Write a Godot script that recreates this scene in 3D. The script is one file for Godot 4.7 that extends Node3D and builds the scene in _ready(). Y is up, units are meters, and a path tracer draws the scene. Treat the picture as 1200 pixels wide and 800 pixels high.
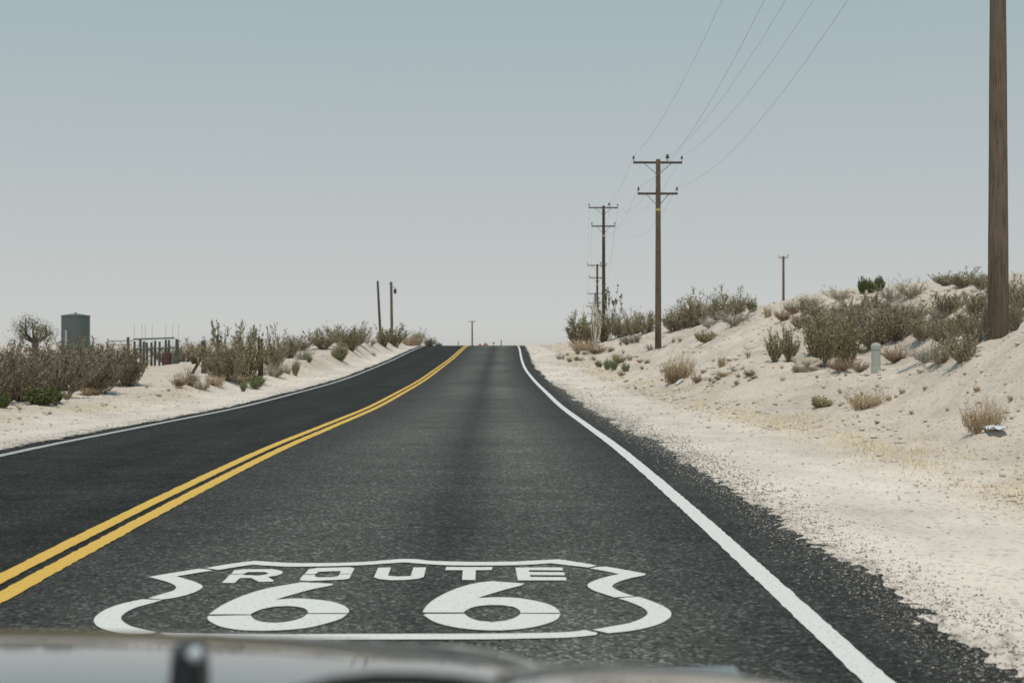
extends Node3D
# A desert road climbing to a crest, seen over a car bonnet. Metres, y up; the road runs along -z and "d" is metres ahead (-z).

const FOCAL := 1667.0          # focal length in pixels of the 1200 x 800 photograph
const EYE := Vector3(0.0, 1.2, 0.0)
const TOE := 3.9               # where the right-hand bank starts

var cam_basis: Basis
var rng := RandomNumberGenerator.new()
var M := {}
var names := {}
var n_big := FastNoiseLite.new()
var n_mid := FastNoiseLite.new()
var n_fine := FastNoiseLite.new()
var n_edge := FastNoiseLite.new()
var bank_grid := PackedFloat32Array()
const BX := 42
const BD := 150

# ------------------------------------------------------------------ the road's line and the terrain
const PROF_D := [-400.0, -60.0, -10.0, 0.0, 5.0, 10.0, 15.0, 20.0, 28.0, 36.0, 45.0, 57.0, 73.0, 93.0, 100.0, 106.0, 116.0, 140.0, 200.0, 400.0, 900.0]
const PROF_Y := [-3.0, -0.7, -0.14, -0.035, 0.02, 0.072, 0.085, 0.045, -0.02, -0.01, 0.02, 0.14, 0.42, 0.955, 1.10, 1.15, 1.05, 0.2, -2.6, -4.0, -4.5]

func road_y(d: float) -> float:
	var n: int = PROF_D.size()
	if d <= PROF_D[0]: return PROF_Y[0]
	if d >= PROF_D[n - 1]: return PROF_Y[n - 1]
	var i := 0
	while PROF_D[i + 1] < d: i += 1
	var x0: float = PROF_D[i]
	var x1: float = PROF_D[i + 1]
	var y0: float = PROF_Y[i]
	var y1: float = PROF_Y[i + 1]
	var h := x1 - x0
	var s := (y1 - y0) / h
	var m0 := s
	var m1 := s
	if i > 0:
		var sp: float = (y0 - PROF_Y[i - 1]) / (x0 - PROF_D[i - 1])
		m0 = (sp * h + s * (x0 - PROF_D[i - 1])) / (x1 - PROF_D[i - 1])
	if i + 2 < n:
		var sn: float = (PROF_Y[i + 2] - y1) / (PROF_D[i + 2] - x1)
		m1 = (s * (PROF_D[i + 2] - x1) + sn * h) / (PROF_D[i + 2] - x0)
	var t := (d - x0) / h
	var t2 := t * t
	var t3 := t2 * t
	return (2 * t3 - 3 * t2 + 1) * y0 + (t3 - 2 * t2 + t) * h * m0 + (-2 * t3 + 3 * t2) * y1 + (t3 - t2) * h * m1

func road_x(d: float) -> float:
	return 0.45 * smoothstep(55.0, 108.0, d) + (0.012 * (d - 108.0) if d > 108.0 else 0.0)

func right_line(d: float) -> float: return 1.347 + road_x(d)
func center_line(d: float) -> float: return -2.353 + road_x(d)
func left_line(d: float) -> float: return -4.95 - 0.4 * smoothstep(35.0, 85.0, d) + road_x(d)

# heights read off the photograph: x, d, height above sea of the right-hand ground
const BANK := [
	[7.1, 20, 1.30], [7.6, 20, 1.46], [6.75, 22, 0.88], [5.8, 17, 0.45], [6.6, 30, 0.78], [8.1, 30, 0.66], [5.4, 30, 0.5], [9.1, 36, 1.45],
	[11.4, 45, 2.7], [14, 45, 3.15], [10, 55, 2.45], [8.3, 55, 1.55], [8.3, 72, 0.8], [7.3, 45, 1.0], [6.0, 45, 0.42], [6.2, 85, 0.95], [9.8, 85, 2.0],
	[12, 24, 2.3], [13, 35, 2.75], [18, 45, 3.5], [16, 70, 3.2], [12, 102, 2.2], [7.5, 102, 1.45], [8.5, 15, 1.6], [20, 20, 3.2], [8, 8, 1.4], [6, 10, 0.75],
	[7.6, 25.5, 0.85], [9.0, 27, 1.15], [5.0, 60, 0.3], [6.0, 66, 0.62], [11.5, 70, 2.5], [20, 100, 2.8], [20, 145, 2.6], [10, 145, 1.0], [6.5, 37, 0.75], [7.5, 36, 0.95]]

func build_bank() -> void:
	var px := PackedFloat64Array()
	var pd := PackedFloat64Array()
	var pv := PackedFloat64Array()
	for b in BANK:
		px.append(b[0]); pd.append(b[1] * 0.3); pv.append(b[2] - road_y(b[1]))
	for d in [0, 6, 11, 16, 22, 28, 35, 43, 52, 62, 74, 86, 98, 112, 130, 148]:
		px.append(TOE + 0.1); pd.append(d * 0.3); pv.append(0.04)
	var n := px.size()
	var c2 := 2.2
	var a := []
	for i in n:
		var row := PackedFloat64Array()
		for j in n:
			row.append(sqrt((px[i] - px[j]) ** 2 + (pd[i] - pd[j]) ** 2 + c2))
		row.append(pv[i])
		a.append(row)
	for i in n:
		var p := i
		for k in range(i, n):
			if absf(a[k][i]) > absf(a[p][i]): p = k
		var tmp = a[i]; a[i] = a[p]; a[p] = tmp
		var ri: PackedFloat64Array = a[i]
		for k in range(i + 1, n):
			var rk: PackedFloat64Array = a[k]
			var f: float = rk[i] / ri[i]
			if f != 0.0:
				for j in range(i, n + 1): rk[j] -= f * ri[j]
			a[k] = rk
	var w := PackedFloat64Array()
	w.resize(n)
	for i in range(n - 1, -1, -1):
		var s: float = a[i][n]
		for j in range(i + 1, n): s -= a[i][j] * w[j]
		w[i] = s / a[i][i]
	bank_grid.resize(BX * BD)
	for id in BD:
		for ix in BX:
			var x := 3.5 + ix * 0.45
			var dd := id * 0.3
			var s := 0.0
			for k in n: s += w[k] * sqrt((x - px[k]) ** 2 + (dd - pd[k]) ** 2 + c2)
			bank_grid[id * BX + ix] = s

func bank(x: float, d: float) -> float:
	var fx := clampf((x - 3.5) / 0.45, 0.0, BX - 1.001)
	var fd := clampf(d, 0.0, BD - 1.001)
	var ix := int(fx)
	var id := int(fd)
	fx -= ix; fd -= id
	var o := id * BX + ix
	return lerpf(lerpf(bank_grid[o], bank_grid[o + 1], fx), lerpf(bank_grid[o + BX], bank_grid[o + BX + 1], fx), fd)

func berm(d: float) -> float:
	var ds := [0.0, 20.0, 30.0, 38.0, 46.0, 62.0, 73.0, 86.0, 96.0, 120.0, 200.0]
	var hs := [0.14, 0.12, 0.14, 0.34, 0.26, 0.48, 0.7, 0.55, 0.5, 0.5, 0.6]
	for i in ds.size() - 1:
		if d < ds[i + 1]:
			return lerpf(hs[i], hs[i + 1], smoothstep(ds[i], ds[i + 1], d))
	return 0.6

func ground_y(x: float, d: float) -> float:
	var ry := road_y(d)
	var er := right_line(d) + 0.5 + 0.08 * n_edge.get_noise_2d(d * 1.0, 10.0) + 0.09 * n_fine.get_noise_2d(d * 3.0, x)
	var el := left_line(d) - 0.3 - 0.08 * n_edge.get_noise_2d(d * 1.0, 50.0) - 0.04 * n_fine.get_noise_2d(d * 3.0, x)
	var h := 0.0
	if x > (er + el) * 0.5:
		h = ry + clampf((x - er) * 0.055, -0.09, 0.02)
		if x > er - 0.35:
			h += 0.010 * n_fine.get_noise_2d(x * 7.0, d * 4.0) + 0.007 * n_mid.get_noise_2d(x * 2.0, d * 0.5)
		var k := smoothstep(TOE - 0.5, TOE + 0.9, x)
		if k > 0.0:
			var far := smoothstep(150.0, 330.0, d) + smoothstep(-2.0, -60.0, d)
			var b := lerpf(bank(x, d), 5.0 * smoothstep(5.0, 60.0, x), clampf(far, 0.0, 1.0))
			var rough := 0.10 * n_big.get_noise_2d(x, d) + 0.10 * n_mid.get_noise_2d(x, d) + 0.085 * n_fine.get_noise_2d(x, d)
			h += k * (b + rough * (1.0 + 8.0 * smoothstep(30.0, 200.0, x)))
	else:
		h = ry + clampf((el - x) * 0.1, -0.09, 0.02)
		if x < el + 0.1:
			h += 0.011 * n_fine.get_noise_2d(x * 6.0, d * 2.5)
		var k := smoothstep(-6.3, -7.5, x - road_x(d))
		if k > 0.0:
			var rough := 0.08 * n_big.get_noise_2d(x, d) + 0.05 * n_mid.get_noise_2d(x, d) + 0.03 * n_fine.get_noise_2d(x, d)
			h += k * (berm(d) + rough)
			var out := smoothstep(-9.5, -17.0, x) * smoothstep(20.0, 60.0, d)
			h = lerpf(h, 0.12 + 0.5 * n_big.get_noise_2d(x * 0.05, d * 0.05) - 3.0 * smoothstep(150.0, 500.0, d), out)
	return h

func pix_dir(px: float, py: float) -> Vector3:
	return cam_basis * Vector3((px - 600.0) / FOCAL, (400.0 - py) / FOCAL, -1.0)

# the point of the ground that a pixel of the photograph shows
func on_ground(px: float, py: float, most := 135.0) -> Vector3:
	var q := py
	while q < 460.0 + py:
		var v := pix_dir(px, q)
		var t := 4.0
		while t < most:
			var p := EYE + v * t
			if p.y < ground_y(p.x, -p.z):
				var lo := t - maxf(0.15, t * 0.012)
				for k in 8:
					var mid := (lo + t) * 0.5
					var m := EYE + v * mid
					if m.y < ground_y(m.x, -m.z): t = mid
					else: lo = mid
				p = EYE + v * t
				return Vector3(p.x, ground_y(p.x, -p.z), p.z)
			t += maxf(0.15, t * 0.012)
		q += 1.0
	return EYE

# the point of the photograph's pixel at a chosen distance
func at(px: float, py: float, d: float) -> Vector3:
	var v := pix_dir(px, py)
	return EYE + v * (d / -v.z)

func on_road(px: float, py: float) -> Vector2:
	var v := pix_dir(px, py)
	var lo := 2.0
	var hi := 60.0
	for k in 40:
		var m := (lo + hi) * 0.5
		var p := EYE + v * m
		if p.y < road_y(-p.z): hi = m
		else: lo = m
	var q := EYE + v * hi
	return Vector2(q.x, -q.z)

# ------------------------------------------------------------------ naming helpers
func numbered(called: String) -> String:
	var n: int = names.get(called, 0)
	names[called] = n + 1
	return called if n == 0 else "%s_%03d" % [called, n]

func thing(called: String, label: String, category: String, where := Vector3.ZERO, group := "") -> Node3D:
	var o := Node3D.new()
	o.name = numbered(called)
	add_child(o)
	o.position = where
	o.set_meta("label", label)
	o.set_meta("category", category)
	if group != "": o.set_meta("group", group)
	return o

func part(called: String, mesh: Mesh, mat: Material, parent: Node) -> MeshInstance3D:
	var o := MeshInstance3D.new()
	o.name = called
	o.mesh = mesh
	if mat: o.material_override = mat
	o.cast_shadow = GeometryInstance3D.SHADOW_CASTING_SETTING_ON
	parent.add_child(o, true)
	return o

func kind(o: Node, k: String) -> void: o.set_meta("kind", k)

# ------------------------------------------------------------------ mesh helpers
class Bag:
	var v := PackedVector3Array()
	var n := PackedVector3Array()
	var c := PackedColorArray()
	var uv := PackedVector2Array()
	func tri(a: Vector3, b: Vector3, d: Vector3, col := Color.WHITE) -> void:
		var q := (d - a).cross(b - a).normalized()
		v.append(a); v.append(b); v.append(d)
		n.append(q); n.append(q); n.append(q)
		c.append(col); c.append(col); c.append(col)
		uv.append(Vector2(a.x, a.z)); uv.append(Vector2(b.x, b.z)); uv.append(Vector2(d.x, d.z))
	func quad(a: Vector3, b: Vector3, d: Vector3, e: Vector3, col := Color.WHITE) -> void:
		tri(a, b, d, col); tri(a, d, e, col)
	func tube(pts: PackedVector3Array, radii: PackedFloat32Array, sides: int, cols: Array, capped := true) -> void:
		var rings := []
		var frame_x := Vector3.ZERO
		for i in pts.size():
			var t: Vector3 = (pts[mini(i + 1, pts.size() - 1)] - pts[maxi(i - 1, 0)]).normalized()
			if i == 0:
				frame_x = t.cross(Vector3(0.31, 0.2, 0.93)).normalized()
				if frame_x.length() < 0.1: frame_x = t.cross(Vector3.RIGHT).normalized()
			frame_x = (frame_x - t * frame_x.dot(t)).normalized()
			var fy := t.cross(frame_x)
			var ring := []
			for k in sides:
				var a := TAU * k / sides
				ring.append([pts[i] + (frame_x * cos(a) + fy * sin(a)) * radii[i], frame_x * cos(a) + fy * sin(a)])
			rings.append(ring)
		for i in pts.size() - 1:
			var col: Color = cols[mini(i, cols.size() - 1)]
			var col2: Color = cols[mini(i + 1, cols.size() - 1)]
			for k in sides:
				var k2 := (k + 1) % sides
				var A = rings[i][k]
				var B = rings[i][k2]
				var C = rings[i + 1][k2]
				var D = rings[i + 1][k]
				for e in [[A, col], [C, col2], [B, col], [A, col], [D, col2], [C, col2]]:
					v.append(e[0][0]); n.append(e[0][1]); c.append(e[1])
					uv.append(Vector2(0, 0))
		if capped:
			for e in [[0, -1], [pts.size() - 1, 1]]:
				var ring = rings[e[0]]
				for k in sides:
					var a: Vector3 = ring[k][0]
					var b: Vector3 = ring[(k + 1) % sides][0]
					if e[1] > 0: tri(pts[e[0]], b, a, cols[cols.size() - 1])
					else: tri(pts[e[0]], a, b, cols[0])
	func mesh() -> ArrayMesh:
		var arr := []
		arr.resize(Mesh.ARRAY_MAX)
		arr[Mesh.ARRAY_VERTEX] = v
		arr[Mesh.ARRAY_NORMAL] = n
		arr[Mesh.ARRAY_COLOR] = c
		arr[Mesh.ARRAY_TEX_UV] = uv
		var m := ArrayMesh.new()
		m.add_surface_from_arrays(Mesh.PRIMITIVE_TRIANGLES, arr)
		return m

# a smooth sheet from a grid of points (rows of equal length)
func sheet(p: Array, cols, uvs = null) -> ArrayMesh:
	var rows := p.size()
	var n: int = p[0].size()
	var v := PackedVector3Array()
	var nn := PackedVector3Array()
	var cc := PackedColorArray()
	var uu := PackedVector2Array()
	var idx := PackedInt32Array()
	for i in rows:
		for j in n:
			var a: Vector3 = p[i][j]
			var du: Vector3 = p[i][mini(j + 1, n - 1)] - p[i][maxi(j - 1, 0)]
			var dv: Vector3 = p[mini(i + 1, rows - 1)][j] - p[maxi(i - 1, 0)][j]
			v.append(a)
			nn.append(du.cross(dv).normalized())
			cc.append(cols[i][j] if cols else Color.WHITE)
			uu.append(uvs[i][j] if uvs else Vector2(a.x, a.z))
	for i in rows - 1:
		for j in n - 1:
			var o := i * n + j
			idx.append_array(PackedInt32Array([o, o + n, o + n + 1, o, o + n + 1, o + 1]))
	var arr := []
	arr.resize(Mesh.ARRAY_MAX)
	arr[Mesh.ARRAY_VERTEX] = v
	arr[Mesh.ARRAY_NORMAL] = nn
	arr[Mesh.ARRAY_COLOR] = cc
	arr[Mesh.ARRAY_TEX_UV] = uu
	arr[Mesh.ARRAY_INDEX] = idx
	var m := ArrayMesh.new()
	m.add_surface_from_arrays(Mesh.PRIMITIVE_TRIANGLES, arr)
	return m

func box(size: Vector3, at_ := Vector3.ZERO) -> Bag:
	var b := Bag.new()
	add_box(b, size, at_)
	return b

func add_box(b: Bag, size: Vector3, c: Vector3, col := Color.WHITE, basis_ := Basis.IDENTITY) -> void:
	# a box with chamfered edges
	var h := size * 0.5
	var q: float = minf(minf(h.x, h.y), h.z) * 0.15
	var faces := [[Vector3.RIGHT, Vector3.UP, Vector3.BACK], [Vector3.UP, Vector3.BACK, Vector3.RIGHT], [Vector3.BACK, Vector3.RIGHT, Vector3.UP]]
	for f in faces:
		for s in [-1.0, 1.0]:
			var nrm: Vector3 = f[0] * s
			var u: Vector3 = f[1]
			var w: Vector3 = f[2]
			var o: Vector3 = nrm * absf(h.dot(f[0]))
			var hu: float = absf(h.dot(u)) - q
			var hw: float = absf(h.dot(w)) - q
			var a := c + basis_ * (o - u * hu - w * hw)
			var b2 := c + basis_ * (o + u * hu - w * hw)
			var d := c + basis_ * (o + u * hu + w * hw)
			var e := c + basis_ * (o - u * hu + w * hw)
			if s > 0: b.quad(a, e, d, b2, col)
			else: b.quad(a, b2, d, e, col)
	# chamfers along the twelve edges
	for ax in 3:
		var u: Vector3 = [Vector3.RIGHT, Vector3.UP, Vector3.BACK][ax]
		var v1: Vector3 = [Vector3.UP, Vector3.BACK, Vector3.RIGHT][ax]
		var v2: Vector3 = [Vector3.BACK, Vector3.RIGHT, Vector3.UP][ax]
		var hu: float = absf(h.dot(u)) - q
		var h1: float = absf(h.dot(v1))
		var h2: float = absf(h.dot(v2))
		for s1 in [-1.0, 1.0]:
			for s2 in [-1.0, 1.0]:
				var p1: Vector3 = v1 * s1 * h1 + v2 * s2 * (h2 - q)
				var p2: Vector3 = v1 * s1 * (h1 - q) + v2 * s2 * h2
				var a := c + basis_ * (p1 - u * hu)
				var b2 := c + basis_ * (p1 + u * hu)
				var d := c + basis_ * (p2 + u * hu)
				var e := c + basis_ * (p2 - u * hu)
				if s1 * s2 > 0: b.quad(a, b2, d, e, col)
				else: b.quad(a, e, d, b2, col)

func lathe(profile: Array, sides: int, col := Color.WHITE) -> Bag:
	var b := Bag.new()
	for i in profile.size() - 1:
		var p: Vector2 = profile[i]
		var q: Vector2 = profile[i + 1]
		for k in sides:
			var a0 := TAU * k / sides
			var a1 := TAU * (k + 1) / sides
			var A := Vector3(cos(a0) * p.x, p.y, sin(a0) * p.x)
			var B := Vector3(cos(a1) * p.x, p.y, sin(a1) * p.x)
			var C := Vector3(cos(a1) * q.x, q.y, sin(a1) * q.x)
			var D := Vector3(cos(a0) * q.x, q.y, sin(a0) * q.x)
			if p.x > 1e-5: b.tri(A, C, B, col) if q.x > 1e-5 else b.tri(A, D, B, col)
			if q.x > 1e-5: b.tri(A, D, C, col)
	return b

# ------------------------------------------------------------------ materials
func plain(col: Color, rough := 0.9, metal := 0.0) -> StandardMaterial3D:
	var m := StandardMaterial3D.new()
	m.albedo_color = col.linear_to_srgb()
	m.roughness = rough
	m.metallic = metal
	return m

func painted(rough := 0.95) -> StandardMaterial3D:
	var m := StandardMaterial3D.new()
	m.vertex_color_use_as_albedo = true
	m.roughness = rough
	return m

func l2s(x: float) -> int:
	var y: float = 12.92 * x if x <= 0.0031308 else 1.055 * pow(x, 1.0 / 2.4) - 0.055
	return clampi(int(y * 255.0 + 0.5), 0, 255)

# speckle: stones of many sizes in a binder; returns [albedo, height]
func stone_textures(size: int, seed_: int, base: float, spread: float, grains: int, gmin: float, gmax: float, bright: Array, tint: Array) -> Array:
	var r := RandomNumberGenerator.new()
	r.seed = seed_
	var val := PackedFloat32Array()
	var hei := PackedFloat32Array()
	val.resize(size * size)
	hei.resize(size * size)
	for i in size * size:
		val[i] = base * (1.0 + spread * (r.randf() - 0.5))
		hei[i] = 0.25 + 0.15 * r.randf()
	for g in grains:
		var cx := r.randf() * size
		var cy := r.randf() * size
		var rad: float = lerpf(gmin, gmax, pow(r.randf(), 2.5))
		var t := r.randf()
		var lum: float = base * lerpf(bright[0], bright[1], pow(t, 3.2))
		var hh := 0.45 + 0.5 * r.randf()
		var ex := 0.7 + 0.6 * r.randf()
		for y in range(int(cy - rad), int(cy + rad) + 1):
			for x in range(int(cx - rad), int(cx + rad) + 1):
				var u := (x - cx) * ex / rad
				var w := (y - cy) / (ex * rad)
				var dd := u * u + w * w
				if dd < 1.0:
					var o := posmod(y, size) * size + posmod(x, size)
					val[o] = lum * (0.95 + 0.1 * r.randf())
					hei[o] = maxf(hei[o], hh * (1.0 - 0.5 * dd))
	var ba := PackedByteArray()
	var bh := PackedByteArray()
	ba.resize(size * size * 3)
	bh.resize(size * size)
	for i in size * size:
		ba[i * 3] = l2s(val[i] * tint[0])
		ba[i * 3 + 1] = l2s(val[i] * tint[1])
		ba[i * 3 + 2] = l2s(val[i] * tint[2])
		bh[i] = int(hei[i] * 255.0)
	var im := Image.create_from_data(size, size, false, Image.FORMAT_RGB8, ba)
	var ih := Image.create_from_data(size, size, false, Image.FORMAT_L8, bh)
	return [ImageTexture.create_from_image(im), ImageTexture.create_from_image(ih)]

func wood_textures(seed_: int) -> Array:
	var w := 256
	var h := 1024
	var a := FastNoiseLite.new()
	a.seed = seed_; a.frequency = 0.06
	var b := FastNoiseLite.new()
	b.seed = seed_ + 1; b.frequency = 0.012
	var ba := PackedByteArray()
	ba.resize(w * h * 3)
	var bh := PackedByteArray()
	bh.resize(w * h)
	for y in h:
		for x in w:
			var g := 0.5 + 0.5 * a.get_noise_2d(x * 3.0, y * 0.12)
			var c := 0.5 + 0.5 * b.get_noise_2d(x * 0.6, y * 0.7)
			var crack := 1.0 if g > 0.33 else 0.6
			var l := (0.55 + 0.5 * g + 0.3 * c) * crack
			ba[(y * w + x) * 3] = l2s(clampf(0.16 * l, 0, 1))
			ba[(y * w + x) * 3 + 1] = l2s(clampf(0.118 * l, 0, 1))
			ba[(y * w + x) * 3 + 2] = l2s(clampf(0.085 * l, 0, 1))
			bh[y * w + x] = int(255 * clampf(g * crack, 0, 1))
	return [ImageTexture.create_from_image(Image.create_from_data(w, h, false, Image.FORMAT_RGB8, ba)), ImageTexture.create_from_image(Image.create_from_data(w, h, false, Image.FORMAT_L8, bh))]

func make_materials() -> void:
	var t := stone_textures(1024, 11, 0.36, 0.8, 62000, 0.9, 3.6, [0.45, 5.0], [1.03, 1.0, 0.93])
	var asphalt := StandardMaterial3D.new()
	asphalt.vertex_color_use_as_albedo = true
	asphalt.albedo_texture = t[0]
	asphalt.uv1_scale = Vector3(1.0 / 3.7, 1.0 / 3.7, 1)
	asphalt.roughness = 0.8
	asphalt.metallic_specular = 0.22
	asphalt.heightmap_enabled = true
	asphalt.heightmap_texture = t[1]
	asphalt.heightmap_scale = 0.5
	M.asphalt = asphalt
	t = stone_textures(1024, 23, 0.9, 0.2, 14000, 0.9, 4.0, [0.74, 1.1], [1.0, 0.99, 0.975])
	var sand := StandardMaterial3D.new()
	sand.vertex_color_use_as_albedo = true
	sand.albedo_texture = t[0]
	sand.uv1_scale = Vector3(1.0 / 5.3, 1.0 / 5.3, 1)
	sand.roughness = 1.0
	sand.metallic_specular = 0.1
	sand.heightmap_enabled = true
	sand.heightmap_texture = t[1]
	sand.heightmap_scale = 1.1
	M.sand = sand
	t = stone_textures(512, 31, 0.93, 0.06, 2600, 0.8, 2.2, [0.55, 1.04], [1.0, 1.0, 1.0])
	for e in [["white_paint", Color(0.74, 0.735, 0.71)], ["yellow_paint", Color(0.72, 0.45, 0.075)]]:
		var m := plain(e[1], 0.7)
		m.albedo_texture = t[0]
		m.uv1_scale = Vector3(1.0 / 1.3, 1.0 / 1.3, 1)
		m.heightmap_enabled = true
		m.heightmap_texture = t[1]
		m.heightmap_scale = 0.12
		M[e[0]] = m
	M.worn_paint = M.white_paint.duplicate()
	M.worn_paint.albedo_color = Color(0.44, 0.44, 0.425).linear_to_srgb()
	M.plant = painted(0.9)
	M.plant.backlight_enabled = true
	M.plant.backlight = Color(0.10, 0.10, 0.06)
	M.stem = painted(0.95)
	M.stone = painted(1.0)
	var wt := wood_textures(5)
	var wood := StandardMaterial3D.new()
	wood.albedo_texture = wt[0]
	wood.roughness = 0.95
	wood.heightmap_enabled = true
	wood.heightmap_texture = wt[1]
	wood.heightmap_scale = 0.6
	wood.vertex_color_use_as_albedo = true
	M.wood = wood
	M.old_wood = plain(Color(0.075, 0.055, 0.042))
	M.iron = plain(Color(0.05, 0.055, 0.055), 0.6, 0.6)
	M.insulator = plain(Color(0.045, 0.05, 0.05), 0.25)
	M.wire = plain(Color(0.42, 0.44, 0.45), 0.6, 0.0)
	M.band = plain(Color(0.55, 0.40, 0.12), 0.6)
	M.tank = plain(Color(0.10, 0.125, 0.122), 0.6, 0.1)
	M.tank_pipe = plain(Color(0.34, 0.37, 0.36), 0.6)
	M.rail = plain(Color(0.085, 0.10, 0.09), 0.8)
	M.pale_rail = plain(Color(0.36, 0.36, 0.34), 0.7)
	M.rust = plain(Color(0.09, 0.05, 0.04), 0.9)
	M.pedestal = plain(Color(0.40, 0.425, 0.385), 0.8)
	M.plastic = plain(Color(0.62, 0.66, 0.68), 0.5)
	M.red_sign = plain(Color(0.5, 0.27, 0.23), 0.6)
	M.grey_sign = plain(Color(0.10, 0.11, 0.11), 0.6)
	M.orange = plain(Color(0.35, 0.12, 0.06), 0.7)
	var body := plain(Color(0.10, 0.118, 0.11), 0.22, 0.45)
	body.clearcoat_enabled = true
	body.clearcoat = 1.0
	body.clearcoat_roughness = 0.04
	body.rim_enabled = false
	M.body = body
	M.black = plain(Color(0.012, 0.012, 0.013), 0.5)
	M.rubber = plain(Color(0.018, 0.018, 0.018), 0.85)
	M.chrome = plain(Color(0.75, 0.75, 0.75), 0.08, 1.0)
	M.lamp_glass = plain(Color(0.6, 0.62, 0.64), 0.1, 0.6)

# ------------------------------------------------------------------ setting
func rows_of_d(near: float, far: float, k: float, smallest: float) -> PackedFloat32Array:
	var out := PackedFloat32Array()
	var d := near
	while d < far:
		out.append(d)
		d += maxf(smallest, k * absf(d))
	out.append(far)
	return out

func build_ground() -> void:
	var xs := PackedFloat32Array()
	var spans := [[-14.0, -7.6, 0.2], [-7.6, -4.9, 0.06], [-4.9, 1.6, 0.65], [1.6, 2.9, 0.045], [2.9, 4.4, 0.075], [4.4, 12.5, 0.13], [12.5, 21.0, 0.3]]
	for s in spans:
		var x: float = s[0]
		while x < s[1] - 1e-4:
			xs.append(x); x += s[2]
	var outer := 21.0
	var left := PackedFloat32Array()
	var st := 0.4
	while outer < 4000.0:
		xs.append(outer)
		outer += st
		st *= 1.12
	outer = -14.0
	st = 0.25
	while outer > -4000.0:
		outer -= st
		st *= 1.11
		left.append(outer)
	left.reverse()
	left.append_array(xs)
	xs = left
	var ds := PackedFloat32Array([-4000, -2000, -1000, -500, -250, -120, -60, -40, -25, -15, -8, -4, -1, 1, 2.5])
	ds.append_array(rows_of_d(3.5, 125.0, 0.0075, 0.07))
	var d := 127.0
	st = 2.0
	while d < 6000.0:
		ds.append(d); d += st; st *= 1.1
	var p := []
	var c := []
	for dd in ds:
		var row := []
		var cr := []
		for x in xs:
			row.append(Vector3(x, ground_y(x, dd), -dd))
			cr.append(sand_color(x, dd))
		p.append(row)
		c.append(cr)
	var g := part("ground", sheet(p, c), M.sand, self)
	kind(g, "structure")

func sand_color(x: float, d: float) -> Color:
	var base := Vector3(0.63, 0.555, 0.485)
	var v := 1.0 + 0.16 * n_mid.get_noise_2d(x * 0.7, d * 0.35) + 0.14 * n_fine.get_noise_2d(x * 0.8, d * 0.5) + 0.1 * n_big.get_noise_2d(x * 0.4, d * 0.2)
	var er := right_line(d) + 0.5
	var el := left_line(d) - 0.3
	# the graded shoulder is greyer, with tar crumbs ground into it near the asphalt
	var sh := maxf(smoothstep(TOE + 0.4, TOE - 0.6, x) * smoothstep(0.0, 0.3, x), smoothstep(-7.4, -6.4, x) * smoothstep(0.0, -0.3, x))
	base = base.lerp(Vector3(0.735, 0.66, 0.595), sh)
	var edge := maxf(0.0, x - er) if x > 0 else maxf(0.0, el - x)
	var crumbs := n_fine.get_noise_2d(x * 9.0, d * 3.0) + 0.6 * n_mid.get_noise_2d(x * 2.0, d * 0.7)
	var dark := clampf((crumbs + 0.1 - edge * 2.2) * 1.3, 0.0, 0.7)
	base = base.lerp(Vector3(0.27, 0.255, 0.23), dark)
	# withered yellow grass mat in patches at the foot of the banks
	var toe := exp(-pow((x - TOE - 0.25) / 0.55, 2.0)) if x > 0 else 0.7 * exp(-pow((x + 7.0) / 0.4, 2.0))
	var mat := clampf((n_mid.get_noise_2d(x * 1.3, d * 0.4) + 0.5 * n_fine.get_noise_2d(x * 2.0, d) + 0.25) * 1.8, 0.0, 1.0)
	base = base.lerp(Vector3(0.64, 0.54, 0.39), toe * mat * 0.75)
	base *= v
	return Color(base.x, base.y, base.z)

func ribbon(x0: Callable, x1: Callable, lift: float, ds: PackedFloat32Array, ragged: float, seed_: int) -> ArrayMesh:
	var r := RandomNumberGenerator.new()
	r.seed = seed_
	var p := []
	for d in ds:
		var y := road_y(d) + lift
		var j := ragged * (r.randf() - 0.5)
		var k := ragged * (r.randf() - 0.5)
		p.append([Vector3(x0.call(d) + j, y, -d), Vector3(x1.call(d) + k, y, -d)])
	return sheet(p, null)

func build_road() -> void:
	var ds := PackedFloat32Array([-400, -200, -100, -60, -40, -25, -15, -8, -4, 0, 2, 3])
	ds.append_array(rows_of_d(3.5, 140.0, 0.006, 0.05))
	ds.append_array(PackedFloat32Array([145, 150, 160, 170, 185, 200, 230, 270, 320, 400, 500, 700, 900]))
	var p := []
	var c := []
	for d in ds:
		var a := left_line(d) - 0.75
		var b := right_line(d) + 1.05
		var row := []
		var cr := []
		for j in 91:
			var x := lerpf(a, b, j / 90.0)
			row.append(Vector3(x, road_y(d), -d))
			cr.append(asphalt_color(x - road_x(d), d))
		p.append(row)
		c.append(cr)
	var road := part("road", sheet(p, c), M.asphalt, self)
	kind(road, "structure")
	var pd := PackedFloat32Array([-100, -50, -20, -8, 0])
	pd.append_array(rows_of_d(2.0, 150.0, 0.008, 0.06))
	part("edge_line", ribbon(func(d): return right_line(d) - 0.055, func(d): return right_line(d) + 0.055, 0.004, pd, 0.008, 1), M.white_paint, road)
	part("edge_line", ribbon(func(d): return left_line(d) - 0.055, func(d): return left_line(d) + 0.055, 0.004, pd, 0.012, 2), M.worn_paint, road)
	part("center_line", ribbon(func(d): return center_line(d) - 0.135, func(d): return center_line(d) - 0.033, 0.004, pd, 0.008, 3), M.yellow_paint, road)
	part("center_line", ribbon(func(d): return center_line(d) + 0.033, func(d): return center_line(d) + 0.14, 0.004, pd, 0.01, 4), M.yellow_paint, road)
	build_emblem(road)

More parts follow.
